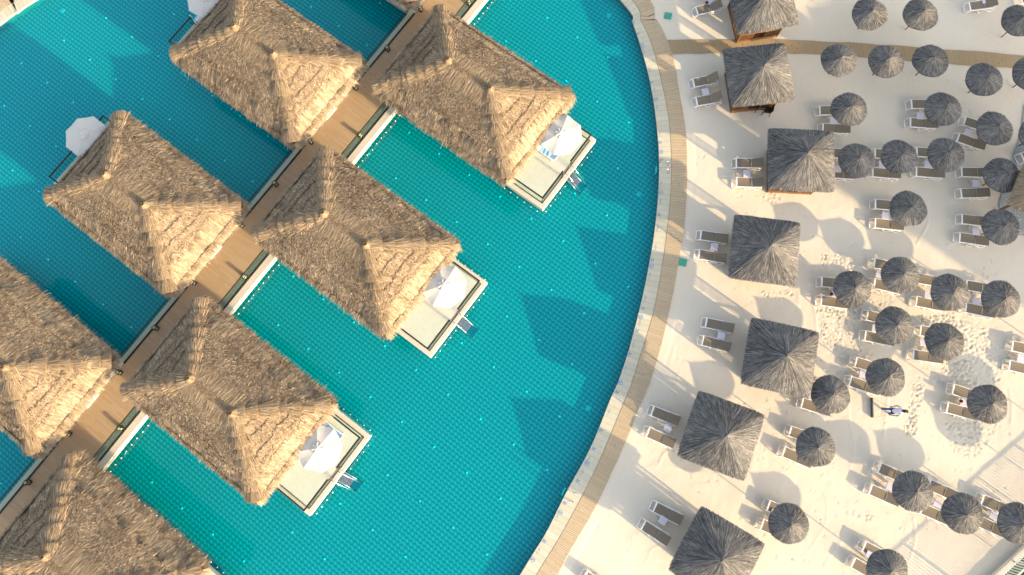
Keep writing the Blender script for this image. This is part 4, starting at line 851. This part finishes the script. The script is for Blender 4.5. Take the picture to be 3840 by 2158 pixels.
bm = bmesh.new(); bmesh.ops.create_uvsphere(bm, u_segments=20, v_segments=12, radius=.17); me = bpy.data.meshes.new('globe'); bm.to_mesh(me); bm.free(); me.polygons.foreach_set('use_smooth', [True]*len(me.polygons)); link('globe', me, 'white', gl, (0,0,1.08)); tag(gl, 'white globe lamp by the corner of the thatched bar roof', 'lamp')

# ============================================================ PEOPLE
def skinned(name, verts, edges, radii, mat, parent=None, sub=2, root=0):
    me = bpy.data.meshes.new(name); me.from_pydata(verts, edges, []); o = link(name, me, mat, parent); sk = o.modifiers.new('skin', 'SKIN')
    for i, r in enumerate(radii): sv = me.skin_vertices[0].data[i]; sv.radius = (r, r) if not isinstance(r, tuple) else r; sv.use_root = (i == root)
    sk.use_smooth_shade = True; s = o.modifiers.new('sub', 'SUBSURF'); s.levels = sub; s.render_levels = sub; return o
def make_person(J, shirt, pants, hairmat, label, cap=False, shoes='shoe'):
    """J: joints in metres, root at the feet; x forward"""
    root = empty('person', (0,0,0)); V = []; E = []; Rr = []
    def add(p, r, par=None): V.append(p); Rr.append(r); k = len(V)-1; (E.append((par, k)) if par is not None else None); return k
    pel = add(J['pel'], (.15,.12)); wa = add(J['waist'], (.13,.11), pel); chs = add(J['chest'], (.17,.13), wa); nk0 = add(J['neck0'], .085, chs); nk = add(J['neck'], .052, nk0)
    hd0 = add(J['head0'], (.07,.075), nk); hd1 = add(J['head1'], (.082,.095), hd0); hd2 = add(J['head2'], (.06,.07), hd1)
    no = add(tuple(Vector(J['head0'])*.5+Vector(J['head1'])*.5+Vector(J['face'])*.105), .013, hd1)
    for s in ('l', 'r'):
        sh = add(J['sh'+s], .058, nk0); el = add(J['el'+s], .04, sh); wr = add(J['wr'+s], .027, el); w = Vector(J['wr'+s]); d = (w-Vector(J['el'+s])).normalized(); side = Vector((0,0,1)).cross(d).normalized()
        pm = add(tuple(w+d*.07), (.035,.018), wr)
        for k, (o_, L) in enumerate(((-.03,.06),(-.01,.075),(.01,.07),(.03,.055))): f1 = add(tuple(w+d*(.11)+side*o_), .0095, pm); f2 = add(tuple(w+d*(.11+L*.6)+side*o_+Vector((0,0,-.02))), .009, f1); add(tuple(w+d*(.11+L*.7)+side*o_+Vector((0,0,-.045))), .008, f2)
        t1 = add(tuple(w+d*.05+side*(-.045)), .011, pm); add(tuple(w+d*.09+side*(-.06)), .010, t1)
        hp_ = add(J['hip'+s], .09, pel); kn = add(J['kn'+s], .055, hp_); an = add(J['an'+s], .038, kn); a = Vector(J['an'+s]); fw = Vector(J['ft'+s]); add(tuple(a+Vector((0,0,-.05))+fw*.05), .04, an); add(tuple(a+Vector((0,0,-.055))+fw*.17), .032, len(V)-1)
    body = skinned('body', V, E, Rr, 'skin', root)
    sv = [J['waist'], J['chest'], J['neck0'], J['shl'], tuple(Vector(J['shl'])*.45+Vector(J['ell'])*.55), J['shr'], tuple(Vector(J['shr'])*.45+Vector(J['elr'])*.55), J['pel']]
    skinned('shirt', sv, [(0,1),(1,2),(2,3),(3,4),(2,5),(5,6),(0,7)], [(.155,.135),(.195,.155),(.11,.11),.078,.068,.078,.068,(.165,.14)], shirt, root)
    pv = [J['pel'], J['hipl'], J['knl'], tuple(Vector(J['anl'])+Vector((0,0,.03))), J['hipr'], J['knr'], tuple(Vector(J['anr'])+Vector((0,0,.03)))]
    skinned('trousers', pv, [(0,1),(1,2),(2,3),(0,4),(4,5),(5,6)], [(.16,.13),.105,.075,.06,.105,.075,.06], pants, root)
    h0, h1, h2, fc = Vector(J['head0']), Vector(J['head1']), Vector(J['head2']), Vector(J['face'])
    skinned('hair', [tuple(h1-fc*.03), tuple(h2-fc*.015+Vector((0,0,.02))), tuple(h0-fc*.04)], [(0,1),(0,2)], [(.092,.10),(.072,.082),(.07,.07)], hairmat, root)
    for s in (-1,1): q = MB(); e = h1*.6+h0*.4+fc*.085+Vector((0,0,1)).cross(fc).normalized()*s*.032; q.lathe([(.004,.012),(.012,0),(.004,-.012)], 8, tuple(e)); q.obj('eye', 'dark', root)
    for s in ('l','r'): a = Vector(J['an'+s]); fw = Vector(J['ft'+s]); skinned('shoe', [tuple(a+Vector((0,0,-.045))-fw*.03), tuple(a+Vector((0,0,-.055))+fw*.09), tuple(a+Vector((0,0,-.06))+fw*.20)], [(0,1),(1,2)], [.05,.048,.036], shoes, root)
    tag(root, label, 'person'); return root
J = dict(pel=(.02,0,.93), waist=(.07,0,1.08), chest=(.16,0,1.28), neck0=(.24,0,1.42), neck=(.30,0,1.49), head0=(.35,0,1.53), head1=(.40,0,1.60), head2=(.42,0,1.67), face=(.94,0,-.34),
 shl=(.22,.20,1.40), ell=(.10,.31,1.16), wrl=(-.06,.24,.98), shr=(.22,-.20,1.40), elr=(.08,-.30,1.15), wrr=(-.10,-.27,.96),
 hipl=(.02,.10,.90), knl=(-.02,.11,.50), anl=(-.30,.11,.12), ftl=(.85,0,-.3), hipr=(.03,-.10,.90), knr=(.20,-.11,.50), anr=(.12,-.12,.10), ftr=(1,0,0))
pr = make_person(J, 'shirt', 'jeans', 'hair', 'man in white T-shirt and blue jeans walking right, pulling a levelling board by two ropes')
g = G(3315,1543); pr.location = (g.x+.12, g.y, 0); pr.rotation_euler = (0,0,R_(-6))
pl_ = Vector(pr.location)
J2 = dict(pel=(.0,0,.95), waist=(0,0,1.10), chest=(.02,0,1.32), neck0=(.02,0,1.46), neck=(.03,0,1.53), head0=(.05,0,1.58), head1=(.06,0,1.65), head2=(.05,0,1.72), face=(1,0,-.1),
 shl=(.02,.20,1.43), ell=(.05,.27,1.15), wrl=(.18,.22,.95), shr=(.02,-.20,1.43), elr=(.06,-.27,1.15), wrr=(.20,-.20,.97),
 hipl=(0,.10,.92), knl=(.03,.10,.50), anl=(.0,.11,.10), ftl=(1,0,0), hipr=(0,-.10,.92), knr=(.05,-.10,.50), anr=(.04,-.11,.10), ftr=(1,0,0))
p2 = make_person(J2, 'striped', 'greycap', 'greycap', 'person in white striped shirt and grey cap, behind an umbrella at the right edge'); g = G(3824,854,1.62); p2.location = (g.x, g.y, .02); p2.rotation_euler = (0,0,R_(-70))
# the board he pulls, with its ropes
b0, b1 = G(3269,1492,.1), G(3272,1567,.1); c = (b0+b1)/2; br = empty('levelling_board', (c.x, c.y, 0)); d = b1-b0; a = math.atan2(d.y, d.x)
q = MB(); q.box((0,0,.09), (d.length,.10,.16), a); bevel(q.obj('board', 'board', br), .02)
for e, hand in ((b0, (-.12,.20,.90)), (b1, (-.16,-.24,.90))):
    rz = pr.rotation_euler.z; h = Vector((pl_.x+hand[0]*math.cos(rz)-hand[1]*math.sin(rz), pl_.y+hand[0]*math.sin(rz)+hand[1]*math.cos(rz), hand[2])); m_ = (e+h)/2-Vector((0,0,.06))
    q = MB().tube([e-Vector(br.location)+Vector((.04,0,0)), m_-Vector(br.location), h-Vector(br.location)], .008, 6); q.obj('rope', 'rope', br)
tag(br, 'long dark levelling board dragged over the sand on two ropes', 'board')

# ============================================================ FENCE, LAWN, WORLD OUTSIDE THE FRAME
fa, fb = G(3722,2158,.2), G(3840,2049,.2); fd = (fb-fa).to_2d().normalized(); fn = Vector((fd.y, -fd.x))   # fn points to the lawn
def FP(s, t, z): return Vector((fa.x+fd.x*s+fn.x*t, fa.y+fd.y*s+fn.y*t, z))
if fn.x < 0: fn = -fn
ang = math.atan2(fd.y, fd.x); rt = empty('garden_fence', FP(0,0,0)); rt.rotation_euler = (0,0,ang)
sgn = -1 if (Matrix.Rotation(ang, 2) @ Vector((0,1))).dot(fn) < 0 else 1
q = MB(); q.box((4, sgn*.17, .06), (40,.34,.18)); bevel(q.obj('wall', 'render', rt), .015)
q = MB(); q.box((4, sgn*.16, .175), (40,.40,.05)); q.obj('wall_coping', 'cream', rt)
q = MB(); q.box((4, sgn*.30, .30), (40,.05,.06)); q.box((4, sgn*.30, 1.32), (40,.06,.06)); q.obj('rail', 'white', rt)
q = MB()
for i in range(200): q.box((-14+i*.18, sgn*.30, .81), (.05,.045,.96))
o = q.obj('baluster', 'white', rt); o['kind'] = 'stuff'
for s in range(-14, 24, 3): q = MB(); q.box((s+.5, sgn*.30, .78), (.09,.09,1.16)); q.obj('post', 'white', rt)
tag(rt, 'white metal fence with thin balusters on a low cream wall, bottom right corner', 'fence')
lw = [FP(-30,.30,0), FP(40,.30,0), FP(40,40,0), FP(-30,40,0)]; sheet('lawn', [p.to_2d() for p in lw], .05, 'grass')
Pn = []; n = 14000; s_ = rng.uniform(-3, 8, n); t_ = rng.uniform(.4, 4, n); gx = fa.x+fd.x*s_+fn.x*t_; gy = fa.y+fd.y*s_+fn.y*t_
dz = unit(np.c_[rng.normal(0,.4,n), rng.normal(0,.4,n), np.ones(n)]); Nn = unit(np.c_[rng.normal(0,1,n), rng.normal(0,1,n), np.full(n,.1)])
Vg, Fg, Tg = blades(np.c_[gx, gy, np.full(n,.05)], dz, Nn, .06+.08*rng.random(n), .012+.01*rng.random(n), rng.random(n), np.zeros(n), np.zeros(n)); tag(link('grass', npmesh('grass', Vg, Fg, Tg), 'grass'), 'short green grass behind the white fence', 'grass', kind='stuff')
# hotel block beyond the right edge; its long shadow lies over the upper beach
hb = empty('hotel_block', (0,0,0)); ub = Vector((math.cos(R_(SUN_AZ)), math.sin(R_(SUN_AZ)), 0)); wb = Vector((-ub.y, ub.x, 0))
HD, HH, S0, S1 = 62.0, 19.7, 24.0, 41.5
base = ub*(HD+8); hb.location = base+wb*((S0+S1)/2); hb.rotation_euler = (0,0,R_(SUN_AZ)); LW = S1-S0
q = MB(); q.box((6,0,HH/2), (12,LW,HH)); q.obj('wall', 'facade', hb); q = MB(); q.box((6,0,HH+.15), (12.6,LW+.6,.3)); q.obj('roof', 'cream', hb)
for f in range(5):
    for i in range(6):
        y = -LW/2+1.6+i*(LW-3.2)/5; w = MB(); w.box((-.02,y,2.2+f*3.5), (.12,1.9,1.9)); wo = w.obj('window', 'white', hb); w = MB(); w.box((-.06,y,2.2+f*3.5), (.08,1.7,1.7)); w.obj('pane', 'pane', wo)
tag(hb, 'tall cream hotel block standing beyond the right edge of the beach', 'building')
